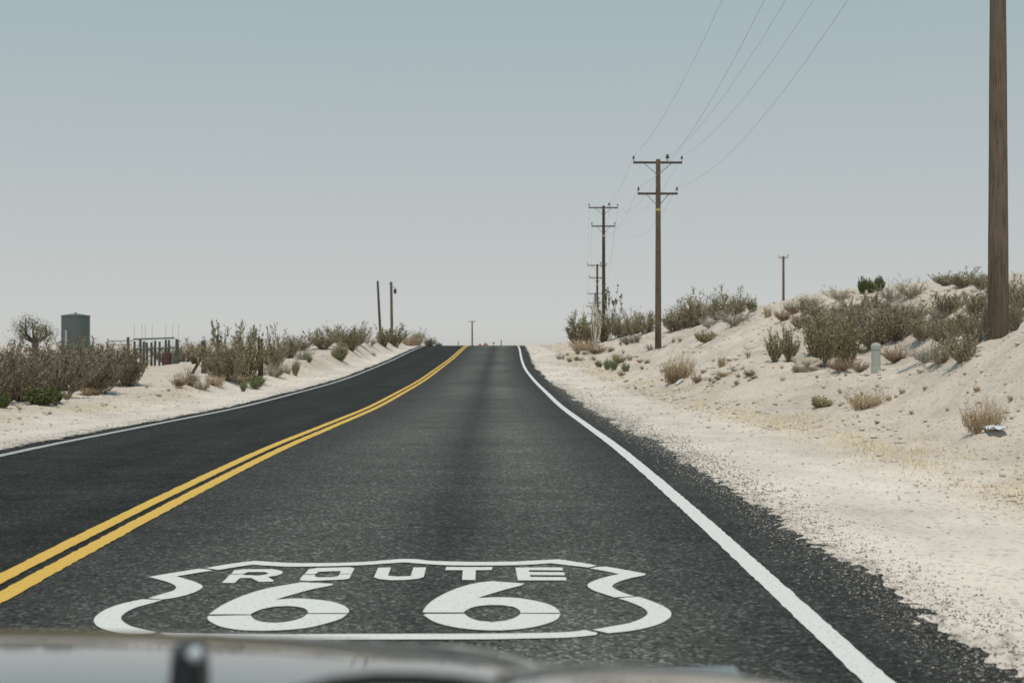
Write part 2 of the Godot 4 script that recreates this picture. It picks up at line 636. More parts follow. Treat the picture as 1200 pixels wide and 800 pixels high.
func asphalt_color(x: float, d: float) -> Color:
	# x is measured from the road's axis; wheel paths are polished paler, the strip between them is darker with oil
	var lane := (x + 0.5)
	var k := 0.172
	var wear := 0.0
	if x > -2.2:
		var wob := 0.12 * n_big.get_noise_2d(3.0, d * 0.1)
		var patch := n_big.get_noise_2d(x * 0.8, d * 0.6) + 0.8 * n_edge.get_noise_2d(x * 0.5, d * 1.3 + 40.0)
		wear = (0.50 * exp(-pow((lane - 0.72 + wob) / 0.40, 2.0)) + 0.34 * exp(-pow((lane + 0.42 + wob) / 0.5, 2.0))) * clampf(1.0 + 1.0 * patch, 0.25, 2.0) - 0.38 * exp(-pow((lane - 0.22 + wob) / 0.24, 2.0))
		wear -= 0.34 * smoothstep(1.15, 1.8, lane) + 0.26 * smoothstep(-0.9, -1.6, lane)
	else:
		wear = -0.63 + 0.08 * exp(-pow((x + 3.1) / 0.35, 2.0)) + 0.10 * exp(-pow((x + 4.4) / 0.3, 2.0))
	var bands := 0.09 * n_edge.get_noise_2d(x * 0.25, d * 2.2) + 0.12 * n_mid.get_noise_2d(x * 1.6, d * 0.35) + 0.14 * n_fine.get_noise_2d(x * 1.5, d * 1.5)
	k *= 1.0 + wear + bands
	return Color(k * 1.0, k * 1.02, k * 0.995)

func smooth_poly(pts: Array, corners := 0.75) -> PackedVector2Array:
	# rounds a traced outline where it bends gently, keeps its sharp corners
	var n := pts.size()
	var out := PackedVector2Array()
	for i in n:
		var p0: Vector2 = pts[(i + n - 1) % n]
		var p1: Vector2 = pts[i]
		var p2: Vector2 = pts[(i + 1) % n]
		var p3: Vector2 = pts[(i + 2) % n]
		var e := (p2 - p1).length()
		var t1 := (p2 - p0).normalized() * e
		var t2 := (p3 - p1).normalized() * e
		if (p1 - p0).normalized().dot((p2 - p1).normalized()) < corners: t1 = p2 - p1
		if (p2 - p1).normalized().dot((p3 - p2).normalized()) < corners: t2 = p2 - p1
		var steps := clampi(int(e / 0.03), 1, 8)
		for k in steps:
			var t := float(k) / steps
			out.append((2 * t ** 3 - 3 * t ** 2 + 1) * p1 + (t ** 3 - 2 * t ** 2 + t) * t1 + (-2 * t ** 3 + 3 * t ** 2) * p2 + (t ** 3 - t ** 2) * t2)
	return out

func paint_shape(pieces: Array, ox: float, oy: float, s: float, curved: bool) -> ArrayMesh:
	var b := Bag.new()
	for piece in pieces:
		var pts := []
		for i in range(0, piece.size(), 2):
			pts.append(on_road(ox + piece[i] / s, oy + piece[i + 1] / s))
		var poly: PackedVector2Array = smooth_poly(pts) if curved else PackedVector2Array(pts)
		var tri := Geometry2D.triangulate_polygon(poly)
		for i in range(0, tri.size(), 3):
			var q := []
			for k in 3:
				var e := poly[tri[i + k]]
				q.append(Vector3(e.x, road_y(e.y) + 0.005, -e.y))
			if (q[1] - q[0]).cross(q[2] - q[0]).y > 0: b.tri(q[0], q[2], q[1])
			else: b.tri(q[0], q[1], q[2])
	return b.mesh()

func build_emblem(road: Node) -> void:
	var w: Material = M.white_paint
	var strokes := [
		[[[590, 215, 800, 180, 1050, 140, 1120, 142, 1190, 155, 1000, 185, 848, 210, 930, 232, 1040, 268, 1098, 305, 1070, 335, 980, 375, 830, 412, 715, 428, 585, 417, 720, 375, 820, 345, 848, 315, 820, 285, 740, 255]], 100, 650, 8],
		[[[530, 425, 715, 434, 620, 462, 480, 500, 385, 545, 332, 595, 350, 635, 440, 685, 560, 712, 665, 733, 600, 748, 400, 748, 230, 725, 110, 680, 75, 630, 95, 585, 190, 520, 330, 470]], 100, 650, 8],
		[[[240.6, 666.5, 270, 661.5, 298, 658, 320, 659.5, 340, 660.5, 390, 660.5, 430, 659, 455, 657, 472, 655.8, 488, 656.2, 505, 658, 550, 659.2, 600, 659, 630, 657.5, 655, 656.2, 680, 660, 700, 663.5, 690, 665.9, 660, 662.5, 646, 660.8, 625, 662.2, 600, 663.2, 550, 663.5, 520, 663, 495, 661.5, 474, 659.8, 455, 661, 430, 662.8, 390, 664.2, 340, 664.8, 315, 663.8, 295.5, 662.5, 275, 665.5, 256, 668.8]], 0, 0, 1],
		[[[170, 135, 240, 122, 320, 118, 480, 145, 695, 185, 690, 198, 560, 225, 440, 262, 380, 302, 420, 335, 500, 370, 585, 395, 520, 401, 400, 408, 300, 375, 200, 340, 148, 300, 180, 265, 300, 222, 445, 188, 300, 158]], 670, 650, 8],
		[[[440, 418, 520, 408, 630, 402, 740, 440, 850, 485, 920, 530, 936, 565, 915, 605, 830, 655, 700, 695, 540, 725, 345, 745, 195, 712, 350, 685, 540, 650, 660, 605, 712, 562, 700, 530, 650, 495, 540, 450]], 670, 650, 8],
		[[[686, 739.4, 700, 743, 699, 745, 670, 748, 625, 749.2, 580, 750.2, 535, 750.4, 490, 750.4, 420, 750.5, 350, 750.5, 260, 749, 200, 746, 186, 742.5, 200, 742.5, 260, 743.5, 350, 744.3, 420, 744, 490, 743.8, 535, 743.8, 580, 743.6, 625, 743, 670, 741.5]], 0, 0, 1]]
	for s in strokes:
		part("shield_outline", paint_shape(s[0], s[1], s[2], s[3], true), w, road)
	part("digit", paint_shape([
		[28, 340, 130, 270, 280, 200, 450, 145, 650, 105, 765, 88, 1005, 100, 990, 112, 850, 140, 700, 180, 548, 225, 720, 215, 880, 225, 1010, 245, 1090, 275, 1125, 305, 1120, 330, 805, 330, 795, 305, 750, 285, 660, 275, 540, 280, 440, 300, 370, 330, 355, 340],
		[18, 375, 22, 353, 355, 346, 380, 375, 450, 400, 560, 407, 660, 395, 750, 370, 800, 337, 1112, 337, 1060, 375, 950, 410, 800, 445, 620, 463, 430, 468, 250, 460, 120, 435, 45, 400]], 240, 670, 6.667, true), w, road)
	part("digit", paint_shape([
		[35, 325, 45, 300, 100, 240, 220, 170, 350, 120, 480, 90, 580, 80, 825, 97, 815, 110, 700, 140, 580, 175, 465, 212, 640, 205, 780, 212, 920, 235, 1030, 265, 1095, 305, 1110, 328, 800, 329, 790, 305, 740, 280, 660, 268, 540, 268, 440, 280, 380, 305, 355, 325],
		[40, 345, 60, 336, 360, 335, 400, 365, 480, 392, 580, 400, 680, 390, 760, 365, 800, 335, 1113, 336, 1090, 375, 1000, 415, 850, 448, 650, 465, 450, 460, 280, 440, 130, 400]], 490, 670, 6.667, true), w, road)
	var letters := [
		[[[205, 183, 245, 140, 350, 130, 690, 128, 780, 145, 812, 160, 800, 182, 740, 205, 635, 218, 705, 262, 695, 275, 530, 278, 440, 232, 310, 232, 245, 290, 95, 290, 195, 190, 350, 189, 355, 197, 520, 205, 610, 192, 645, 175, 600, 162, 400, 162, 350, 183]], 250, 655, 10],
		[[[165, 187, 215, 130, 320, 115, 700, 105, 752, 120, 720, 182, 580, 183, 590, 152, 480, 152, 330, 160, 295, 187], [155, 195, 290, 195, 285, 215, 330, 225, 480, 222, 560, 212, 575, 189, 718, 187, 690, 240, 620, 250, 450, 258, 200, 268, 130, 262, 110, 245]], 340, 655, 10],
		[[[130, 112, 280, 108, 245, 205, 350, 215, 510, 210, 545, 108, 692, 108, 665, 220, 600, 240, 450, 255, 280, 258, 140, 245, 80, 222]], 430, 655, 10],
		[[[523, 665.3, 577, 665.4, 576.5, 668.8, 557.5, 669, 557, 680.6, 541.5, 680.4, 542.3, 669, 521.5, 668.9]], 0, 0, 1],
		[[[440, 210, 990, 208, 1000, 243, 600, 240, 600, 262, 1010, 265, 1020, 300, 612, 297, 612, 320, 1030, 322, 1042, 360, 470, 360]], 560, 645, 10]]
	for s in letters:
		part("letter", paint_shape(s[0], s[1], s[2], s[3], false), w, road)

# ------------------------------------------------------------------ plants
func jitter(col: Array, r: RandomNumberGenerator, amount: float) -> Color:
	var k := 1.0 + amount * (r.randf() - 0.5) * 2.0
	var w := amount * 0.35 * (r.randf() - 0.5)
	return Color(col[0] * k * (1 + w), col[1] * k, col[2] * k * (1 - w))

# a desert shrub about 1 m high and 1 m wide standing at the origin: [stems, leaves]
func shrub_meshes(q: Dictionary, seed_: int) -> Array:
	var r := RandomNumberGenerator.new()
	r.seed = seed_
	var sb := Bag.new()
	var lb := Bag.new()
	var lobes := []
	for k in 7: lobes.append(0.72 + 0.5 * r.randf())
	for i in int(q.stems):
		var az := r.randf() * TAU
		var lean: float = q.spread * sqrt(r.randf())
		var out := Vector3(cos(az), 0, sin(az))
		var lob: float = lobes[int(az / TAU * 7.0) % 7]
		# tip on a rough half ellipsoid
		var len: float = lerpf(q.get("short", 0.6), 1.0, r.randf()) * lob
		var tip := out * sin(lean) * 0.5 * len + Vector3.UP * (cos(lean) * 0.55 + 0.45 * cos(lean * 0.5)) * len
		tip.y = maxf(tip.y, 0.12)
		var base: Vector3 = out * q.get("foot", 0.08) * r.randf()
		base.y = -0.03
		var mid: Vector3 = base.lerp(tip, 0.5) + out * q.get("arch", 0.05) * r.randf() + Vector3(r.randf() - 0.5, r.randf() - 0.5, r.randf() - 0.5) * q.get("crook", 0.12)
		var pts := PackedVector3Array([base, base.lerp(mid, 0.55) + Vector3(r.randf() - 0.5, 0, r.randf() - 0.5) * 0.03, mid, mid.lerp(tip, 0.5) + Vector3(r.randf() - 0.5, 0.3 * r.randf(), r.randf() - 0.5) * 0.05, tip])
		var rad: float = q.radius * (0.6 + 0.8 * r.randf())
		var gain: float = q.get("gain", 1.85)
		var col := jitter([q.stem[0] * gain, q.stem[1] * gain, q.stem[2] * gain], r, 0.35)
		sb.tube(pts, PackedFloat32Array([rad, rad * 0.85, rad * 0.65, rad * 0.45, rad * 0.2]), 3, [col], false)
		for k in int(q.twigs):
			var f := lerpf(q.get("twig_from", 0.25), 1.0, r.randf())
			var seg := f * 4.0
			var si := mini(int(seg), 3)
			var o := pts[si].lerp(pts[si + 1], seg - si)
			var dir: Vector3 = (Vector3(r.randf() - 0.5, r.randf() * 0.9 - 0.15, r.randf() - 0.5) * 1.3 + (tip - mid).normalized() * 0.9).normalized()
			var tl: float = q.twig_len * (0.5 + r.randf())
			var e: Vector3 = o + dir * tl
			if e.y < 0.0: e.y = 0.01
			var side: Vector3 = dir.cross(Vector3(r.randf() - 0.5, r.randf() - 0.5, r.randf() - 0.5)).normalized() * q.twig_w
			var m := o.lerp(e, 0.5) + Vector3(r.randf() - 0.5, r.randf() - 0.5, r.randf() - 0.5) * tl * 0.2
			sb.tri(o - side, m + side * 0.8, o + side, col)
			sb.tri(o - side, m - side * 0.8, m + side * 0.8, col)
			sb.tri(m - side * 0.8, e, m + side * 0.8, col)
			for g in int(q.leaves):
				var u := r.randf()
				var lp := o.lerp(m, u * 2.0) if u < 0.5 else m.lerp(e, u * 2.0 - 1.0)
				if lp.y < q.leaf_from * (0.5 + r.randf()): continue
				var s: float = q.leaf * (0.55 + 0.9 * r.randf())
				var ld: Vector3 = (dir + Vector3(r.randf() - 0.5, r.randf() - 0.1, r.randf() - 0.5) * 1.8).normalized()
				var ls: Vector3 = ld.cross(Vector3(r.randf() - 0.5, r.randf() - 0.5, r.randf() - 0.5)).normalized() * s * q.get("slim", 0.4)
				var lc := jitter([q.leafc[0] * gain, q.leafc[1] * gain, q.leafc[2] * gain], r, 0.4)
				var mid2: Vector3 = lp + ld * s * 0.5
				lb.tri(lp, mid2 + ls, lp + ld * s, lc)
				lb.tri(lp, lp + ld * s, mid2 - ls, lc)
	return [sb.mesh(), lb.mesh() if lb.v.size() > 0 else null]

var KINDS := {
	"creosote": {"stems": 52, "spread": 1.3, "radius": 0.008, "twigs": 15, "twig_len": 0.17, "twig_w": 0.0035, "leaves": 4, "leaf": 0.030, "leaf_from": 0.1, "stem": [0.165, 0.145, 0.115], "leafc": [0.165, 0.146, 0.088], "twig_from": 0.15, "short": 0.5},
	"thicket": {"stems": 60, "spread": 1.3, "radius": 0.008, "twigs": 18, "twig_len": 0.16, "twig_w": 0.0045, "leaves": 2, "leaf": 0.030, "leaf_from": 0.1, "stem": [0.17, 0.142, 0.112], "leafc": [0.15, 0.128, 0.08], "twig_from": 0.1, "short": 0.5, "gain": 1.4},
	"grey": {"stems": 60, "spread": 1.4, "radius": 0.006, "twigs": 14, "twig_len": 0.14, "twig_w": 0.0035, "leaves": 2, "leaf": 0.024, "leaf_from": 0.1, "stem": [0.26, 0.235, 0.195], "leafc": [0.21, 0.195, 0.145], "twig_from": 0.1, "short": 0.45, "gain": 1.6},
	"brown": {"stems": 70, "spread": 1.45, "radius": 0.006, "twigs": 14, "twig_len": 0.15, "twig_w": 0.004, "leaves": 2, "leaf": 0.026, "leaf_from": 0.05, "stem": [0.19, 0.135, 0.092], "leafc": [0.22, 0.165, 0.11], "twig_from": 0.05, "short": 0.4, "gain": 1.7},
	"tan": {"stems": 150, "spread": 1.3, "radius": 0.005, "twigs": 5, "twig_len": 0.2, "twig_w": 0.004, "leaves": 1, "leaf": 0.04, "leaf_from": 0.2, "stem": [0.36, 0.275, 0.18], "leafc": [0.42, 0.33, 0.22], "twig_from": 0.3, "arch": 0.1, "short": 0.4, "foot": 0.25, "slim": 0.15, "gain": 1.35},
	"green": {"stems": 60, "spread": 1.35, "radius": 0.007, "twigs": 8, "twig_len": 0.2, "twig_w": 0.006, "leaves": 4, "leaf": 0.085, "leaf_from": 0.05, "stem": [0.17, 0.17, 0.09], "leafc": [0.17, 0.19, 0.095], "twig_from": 0.2, "slim": 0.22, "foot": 0.16, "gain": 1.5},
	"dark_green": {"stems": 80, "spread": 1.4, "radius": 0.008, "twigs": 12, "twig_len": 0.16, "twig_w": 0.006, "leaves": 6, "leaf": 0.06, "leaf_from": 0.02, "stem": [0.06, 0.06, 0.03], "leafc": [0.062, 0.075, 0.026], "twig_from": 0.15, "foot": 0.25, "gain": 2.2},
	"olive": {"stems": 90, "spread": 1.4, "radius": 0.007, "twigs": 10, "twig_len": 0.16, "twig_w": 0.006, "leaves": 4, "leaf": 0.05, "leaf_from": 0.02, "stem": [0.23, 0.19, 0.12], "leafc": [0.25, 0.22, 0.13], "twig_from": 0.15, "foot": 0.2, "gain": 1.5},
	"upright": {"stems": 40, "spread": 1.1, "radius": 0.009, "twigs": 13, "twig_len": 0.15, "twig_w": 0.004, "leaves": 5, "leaf": 0.036, "leaf_from": 0.12, "stem": [0.13, 0.11, 0.08], "leafc": [0.145, 0.13, 0.07], "twig_from": 0.2, "short": 0.5},
	"spray": {"stems": 9, "spread": 0.75, "radius": 0.009, "twigs": 10, "twig_len": 0.09, "twig_w": 0.003, "leaves": 6, "leaf": 0.042, "leaf_from": 0.62, "stem": [0.20, 0.18, 0.15], "leafc": [0.105, 0.105, 0.06], "twig_from": 0.65, "short": 0.7},
	"pale_dead": {"stems": 11, "spread": 0.6, "radius": 0.016, "twigs": 9, "twig_len": 0.2, "twig_w": 0.006, "leaves": 0, "leaf": 0.03, "leaf_from": 0.5, "stem": [0.46, 0.43, 0.38], "leafc": [0.1, 0.1, 0.1], "twig_from": 0.4, "short": 0.7, "crook": 0.2, "gain": 1.4},
	"dark_twig": {"stems": 22, "spread": 1.45, "radius": 0.009, "twigs": 8, "twig_len": 0.22, "twig_w": 0.007, "leaves": 1, "leaf": 0.05, "leaf_from": 0.1, "stem": [0.10, 0.08, 0.06], "leafc": [0.13, 0.11, 0.07], "twig_from": 0.1, "short": 0.4},
}
var shrub_cache := {}

func shrub(kind_: String, variant: int) -> Array:
	var key := kind_ + str(variant)
	if not shrub_cache.has(key):
		shrub_cache[key] = shrub_meshes(KINDS[kind_], hash(key) % 100000)
	return shrub_cache[key]

# plant rows: pixel of the foot, width and height in pixels, kind; an optional sixth value fixes the distance
func plants(list: Array, called: String, label: String, category: String, group: String) -> void:
	for e in list:
		var p: Vector3
		if e.size() > 5:
			p = at(e[0], e[1], e[5])
			p.y = ground_y(p.x, -p.z)
		else:
			p = on_ground(e[0], e[1])
		var k: float = -p.z / FOCAL
		var m := shrub(e[4], rng.randi() % 3)
		var o := thing(called, label, category, p, group)
		part("stems", m[0], M.stem, o)
		if m[1]: part("leaves", m[1], M.plant, o)
		o.rotation.y = rng.randf() * TAU
		var w: float = e[2] * k
		var wide := w * (1.2 if e[2] > 16 else 1.05)
		o.scale = Vector3(wide, e[3] * k * 1.05, minf(wide, 2.8))

func build_plants() -> void:
	plants([[-12, 474, 84, 74, "thicket"], [22, 471, 92, 70, "thicket"], [70, 467, 84, 66, "thicket"], [112, 461, 78, 62, "thicket"], [147, 452, 62, 56, "thicket"],
		], "brush", "grey-brown twiggy bush at the roadside edge of the thicket below the water tank", "bush", "front bushes of the thicket")
	plants([[8, 450, 90, 50, "thicket"], [52, 446, 80, 48, "thicket"], [95, 446, 80, 50, "thicket"], [128, 440, 70, 44, "thicket"], [30, 458, 70, 58, "grey"], [92, 456, 60, 55, "thicket"]],
		"brush", "grey-brown twiggy bush deep in the thicket, between its front bushes and the tank", "bush", "rear bushes of the thicket")
	plants([[46, 474, 40, 20, "dark_green"], [60, 472, 26, 18, "dark_green"]], "green_shrub", "low dark green clump at the sandy foot of the brown thicket", "shrub", "dark green clumps under the thicket")
	plants([[2, 478, 18, 15, "dark_green"]], "green_shrub", "smallest dark green clump at the outer end of the brown thicket", "shrub", "")
	plants([[108, 463, 34, 14, "tan"], [78, 468, 12, 9, "olive"]], "dry_shrub", "small withered rust-tan tuft at the foot of the brown thicket", "shrub", "withered tufts under the thicket")
	plants([[215, 424, 54, 26, "creosote"], [190, 424, 30, 20, "creosote"], [236, 420, 34, 24, "creosote"], [150, 424, 40, 26, "grey"]], "creosote_bush", "hazy grey-green bush on the sand just behind the corral", "bush", "bushes behind the corral")
	plants([[209, 453, 26, 18, "brown"], [223, 452, 22, 22, "brown"], [237, 457, 28, 18, "grey"]], "dry_shrub", "small dry brown shrub beside the sandy track, near the braced fence post", "shrub", "dry shrubs beside the sandy track")
	plants([[227, 427, 9, 9, "dark_green"]], "green_shrub", "tiny lone green tuft on the sandy track near the corral", "shrub", "")
	plants([[266, 446, 58, 58, "creosote"], [288, 444, 58, 56, "upright"], [276, 438, 44, 48, "creosote"], [250, 440, 40, 42, "creosote"]], "creosote_bush", "dark olive bush growing among the old fence posts", "bush", "olive bushes among the fence posts")
	plants([[254, 440, 34, 58, "spray"]], "creosote_bush", "thin bush with one tall leafy stalk rising above the fence posts", "bush", "")
	plants([[299, 432, 30, 46, "spray"]], "creosote_bush", "loose bush with leaf sprays leaning on the dark fence post", "bush", "")
	plants([[252, 452, 28, 15, "tan"], [279, 449, 40, 12, "tan"]], "dry_shrub", "flat rusty dry tuft under the bushes at the fence posts", "shrub", "dry tufts under the fence bushes")
	plants([[322, 441, 40, 22, "grey"], [318, 433, 46, 46, "creosote"], [338, 420, 40, 32, "creosote"]], "creosote_bush", "grey-stemmed bush just uphill of the dark fence post", "bush", "bushes uphill of the fence posts")
	plants([[299, 456, 22, 17, "green"], [285, 459, 10, 12, "green"]], "grass_tuft", "pale green grass tuft on the sand by the left road edge", "grass tuft", "pale green tufts by the road")
	plants([[346, 440, 11, 19, "olive"], [337, 438, 12, 10, "tan"]], "dry_shrub", "small yellowish stalky tuft on the bank below the grey-stemmed bushes", "shrub", "yellowish stalky tufts")
	plants([[355, 421, 30, 16, "grey"]], "grey_shrub", "rounded pale grey shrub on the sandy bank across the road", "shrub", "")
	plants([[362, 425, 9, 9, "green"]], "green_shrub", "tiny green tuft below the rounded pale grey shrub", "shrub", "")
	plants([[352, 411, 34, 20, "creosote"], [378, 409, 44, 26, "creosote"], [404, 406, 46, 27, "creosote"], [418, 404, 34, 24, "creosote"]], "creosote_bush", "olive-grey bush on top of the bank below the two bare poles", "bush", "olive bushes on the left bank")
	plants([[412, 411, 26, 24, "upright"]], "creosote_bush", "dark bush at the bank's edge casting a streak of shade on sand", "bush", "")
	plants([[398, 422, 21, 21, "olive"]], "olive_shrub", "straw-topped shrub with green foot on the bank across the road", "shrub", "")
	plants([[397, 422, 12, 9, "green"]], "green_shrub", "small green clump growing out of the straw-topped shrub's foot", "shrub", "")
	plants([[434, 405, 20, 13, "grey"]], "grey_shrub", "pale dry shrub between the two dark bushes on the bank", "shrub", "")
	plants([[450, 406, 30, 24, "upright"], [463, 406, 32, 23, "upright"]], "creosote_bush", "dense brown-green bush at the foot of the bare poles", "bush", "dense bushes at the bare poles")
	plants([[478, 405, 24, 17, "tan"], [488, 405, 18, 13, "tan"]], "dry_shrub", "straw-coloured dry clump on the bank near the crest of the road", "shrub", "straw clumps near the crest")
	plants([[490, 403, 22, 18, "creosote"], [503, 405, 20, 13, "creosote"], [514, 406, 12, 8, "creosote"]], "creosote_bush", "low bush beside the left edge line at the crest", "bush", "low bushes at the crest")
	# right of the road
	plants([[676, 404, 40, 34, "upright"], [690, 404, 40, 38, "upright"], [708, 400, 42, 38, "upright"]], "creosote_bush", "dense dark olive bush at the crest below the far power poles", "bush", "dense olive bushes at the crest")
	plants([[698, 407, 34, 54, "pale_dead"]], "dead_shrub", "bleached bare-branched shrub in front of the dense olive bushes", "dead shrub", "")
	plants([[714, 398, 46, 58, "spray"]], "creosote_bush", "tall thin bush with leaf sprays standing above the dense olive bushes", "bush", "")
	plants([[683, 410, 40, 14, "tan"], [699, 414, 34, 13, "brown"]], "dry_shrub", "rusty dry brush along the foot of the dense olive bushes", "shrub", "rusty brush at the crest")
	plants([[726, 396, 42, 30, "creosote"], [742, 393, 38, 28, "creosote"], [757, 391, 40, 29, "creosote"]], "creosote_bush", "grey-olive bush along the ridge between olive thicket and brown pole", "bush", "ridge bushes before the brown pole")
	plants([[790, 388, 50, 34, "creosote"], [815, 382, 46, 42, "creosote"], [843, 375, 48, 38, "creosote"], [804, 384, 36, 28, "creosote"], [862, 370, 36, 30, "creosote"]], "creosote_bush", "tall feathery grey-olive bush on the ridge above the brown pole", "bush", "feathery bushes on the ridge")
	plants([[862, 381, 54, 24, "grey"], [832, 384, 30, 16, "grey"]], "grey_shrub", "spread pale grey shrub on the slope under the feathery ridge bushes", "shrub", "pale shrubs under the ridge")
	plants([[881, 366, 20, 18, "upright"]], "creosote_bush", "small dark bush at the end of the feathery ridge row", "bush", "")
	plants([[900, 372, 14, 16, "tan"]], "dry_shrub", "thin straw tuft alone on the ridge crest", "shrub", "")
	plants([[736, 404, 30, 16, "dark_twig"], [746, 401, 22, 13, "dark_twig"], [727, 405, 6, 9, "dark_twig"]], "dead_shrub", "dark dead twigs strewn on the slope beside the brown pole", "dead shrub", "dark dead twigs by the brown pole")
	plants([[762, 411, 16, 10, "grey"]], "grey_shrub", "small pale twiggy shrub touching the foot of the brown pole", "shrub", "")
	plants([[828, 401, 28, 13, "olive"]], "olive_shrub", "wedge-shaped straw clump on the open slope above the brown brush", "shrub", "")
	plants([[789, 402, 8, 8, "dark_twig"], [797, 401, 9, 8, "grey"]], "dead_shrub", "tiny twiggy tuft on bare sand uphill of the brown pole", "dead shrub", "tiny tufts uphill of the brown pole")
	plants([[795, 448, 46, 36, "tan"], [790, 449, 34, 26, "brown"]], "dry_shrub", "large fan of rusty dry brush on the bank downhill of the pole", "shrub", "fan of rusty brush")
	plants([[818, 449, 20, 14, "brown"], [846, 430, 14, 16, "tan"], [851, 441, 30, 8, "tan"], [878, 440, 22, 9, "brown"]], "dry_shrub", "small scraggy brown tuft on the sandy bank beyond the rusty fan", "shrub", "scraggy tufts on the bank")
	plants([[842, 446, 14, 8, "dark_twig"], [832, 447, 10, 7, "dark_twig"], [863, 452, 11, 10, "dark_twig"], [877, 420, 11, 11, "dark_twig"]], "dead_shrub", "blackish dead twigs poking out of the pale bank", "dead shrub", "blackish twigs on the bank")
	plants([[676, 423, 7, 5, "green"], [702, 431, 11, 9, "green"], [712, 434, 11, 13, "green"], [719, 434, 12, 13, "green"], [733, 436, 13, 11, "green"]], "green_shrub", "small fresh green tuft at the foot of the right bank", "shrub", "fresh green tufts along the right shoulder")
	plants([[726, 425, 16, 8, "olive"]], "green_shrub", "flat yellow-green cushion on the right bank above the green tufts", "shrub", "")
	plants([[728, 441, 12, 8, "brown"], [758, 427, 11, 8, "brown"], [738, 422, 10, 8, "tan"], [722, 421, 14, 9, "tan"], [750, 425, 10, 6, "brown"]], "dry_shrub", "small rusty dry tuft among the fresh green tufts", "shrub", "rusty tufts along the right shoulder")
	plants([[908, 424, 30, 34, "upright"], [925, 424, 32, 40, "upright"]], "creosote_bush", "sparse leafy bush standing beside the pale boulder", "bush", "sparse bushes beside the boulder")
	plants([[918, 376, 24, 20, "brown"]], "dry_shrub", "small brown shrub below the lone far pole", "shrub", "")
	plants([[928, 366, 30, 16, "grey"], [952, 360, 36, 16, "grey"], [985, 352, 40, 18, "grey"]], "grey_shrub", "faint grey shrub on the hilltop near the lone far pole", "shrub", "grey shrubs on the hilltop")
	plants([[964, 430, 60, 68, "upright"]], "creosote_bush", "big dark olive bush touching the pale boulder", "bush", "big dark bushes by the green post")
	plants([[992, 432, 60, 72, "upright"]], "creosote_bush", "big dark olive bush right beside the pale green post", "bush", "big dark bushes by the green post")
	plants([[978, 418, 76, 62, "creosote"]], "creosote_bush", "broad grey bush crowding up behind the two big dark ones", "bush", "big dark bushes by the green post")
	plants([[986, 434, 44, 18, "brown"], [1008, 436, 24, 16, "brown"]], "dry_shrub", "dark dry litter brush at the foot of the big dark bushes", "shrub", "dark litter under the big bushes")
	plants([[1025, 408, 64, 50, "creosote"], [1050, 398, 60, 44, "creosote"], [1005, 392, 60, 40, "grey"], [1040, 380, 56, 32, "grey"], [965, 396, 44, 34, "creosote"], [1000, 378, 50, 30, "creosote"]], "creosote_bush", "grey-olive bush on the hillside behind the pale green post", "bush", "hillside bushes behind the green post")
	plants([[1051, 424, 40, 23, "brown"]], "dry_shrub", "round brown tumbleweed-like ball beside the pale green post", "shrub", "")
	plants([[1084, 424, 40, 20, "grey"], [1100, 426, 50, 36, "grey"], [1075, 372, 50, 26, "grey"]], "grey_shrub", "pale grey twiggy shrub on the hillside behind the thick near pole", "shrub", "pale shrubs behind the thick pole")
	plants([[1128, 424, 54, 42, "creosote"], [1108, 402, 56, 38, "creosote"], [1142, 404, 54, 46, "creosote"], [1080, 398, 50, 32, "creosote"], [1110, 368, 50, 28, "creosote"], [1145, 372, 50, 34, "creosote"]], "creosote_bush", "olive-brown bush on the hillside behind the thick near pole", "bush", "hillside bushes behind the thick pole")
	var fill := []
	var fr := RandomNumberGenerator.new()
	fr.seed = 21
	for i in 44:
		var px := fr.randf_range(930, 1198)
		fill.append([px, lerpf(366.0, 350.0, (px - 930.0) / 270.0) + fr.randf() * lerpf(20.0, 52.0, (px - 930.0) / 270.0), fr.randf_range(18, 42), fr.randf_range(9, 22), ["grey", "thicket", "brown", "creosote"][fr.randi() % 4]])
	plants(fill, "grey_shrub", "low dry shrub between the larger bushes on the right hillside", "shrub", "low dry shrubs of the right hillside")
	plants([[1188, 388, 40, 44, "creosote"], [1196, 362, 50, 38, "creosote"], [1172, 352, 50, 30, "creosote"]], "creosote_bush", "olive bush on the hill on the uphill side of the thick pole", "bush", "bushes uphill of the thick pole")
	plants([[1011, 343, 12, 17, "dark_green"], [1021, 343, 14, 15, "dark_green"], [1031, 342, 13, 18, "dark_green"]], "green_shrub", "dense dark green bush on the skyline of the right hill", "shrub", "dark green bushes on the skyline")
	plants([[1045, 352, 44, 20, "grey"], [1068, 348, 44, 24, "grey"], [1108, 334, 40, 16, "creosote"], [1130, 336, 50, 22, "creosote"], [1152, 338, 40, 22, "creosote"]], "creosote_bush", "low dry bush along the top of the right hill", "bush", "dry bushes on the hilltop")
	plants([[963, 478, 28, 13, "olive"]], "olive_shrub", "small flat olive tuft on open sand before the boulder", "shrub", "")
	plants([[1016, 479, 54, 25, "tan"]], "dry_shrub", "wide straw tuft on open sand below the pale green post", "shrub", "")
	plants([[1152, 506, 60, 42, "tan"]], "dry_shrub", "wispy straw tuft beside the white scrap on the bank", "shrub", "")
	# stray small tufts
	var stray := []
	var r := RandomNumberGenerator.new()
	r.seed = 77
	for i in 46:
		var px := r.randf_range(655, 1195)
		var lo: float = lerpf(425.0, 540.0, clampf((px - 700.0) / 500.0, 0.0, 1.0))
		stray.append([px, lo - r.randf() * lerpf(14.0, 90.0, clampf((px - 700.0) / 400.0, 0.0, 1.0)), r.randf_range(5, 13), r.randf_range(3, 8), ["brown", "grey", "tan", "dark_twig"][r.randi() % 4]])
	plants(stray, "dry_tuft", "tiny withered tuft on bare sand of the right bank", "dry tuft", "tiny withered tufts on the right bank")
	stray = []
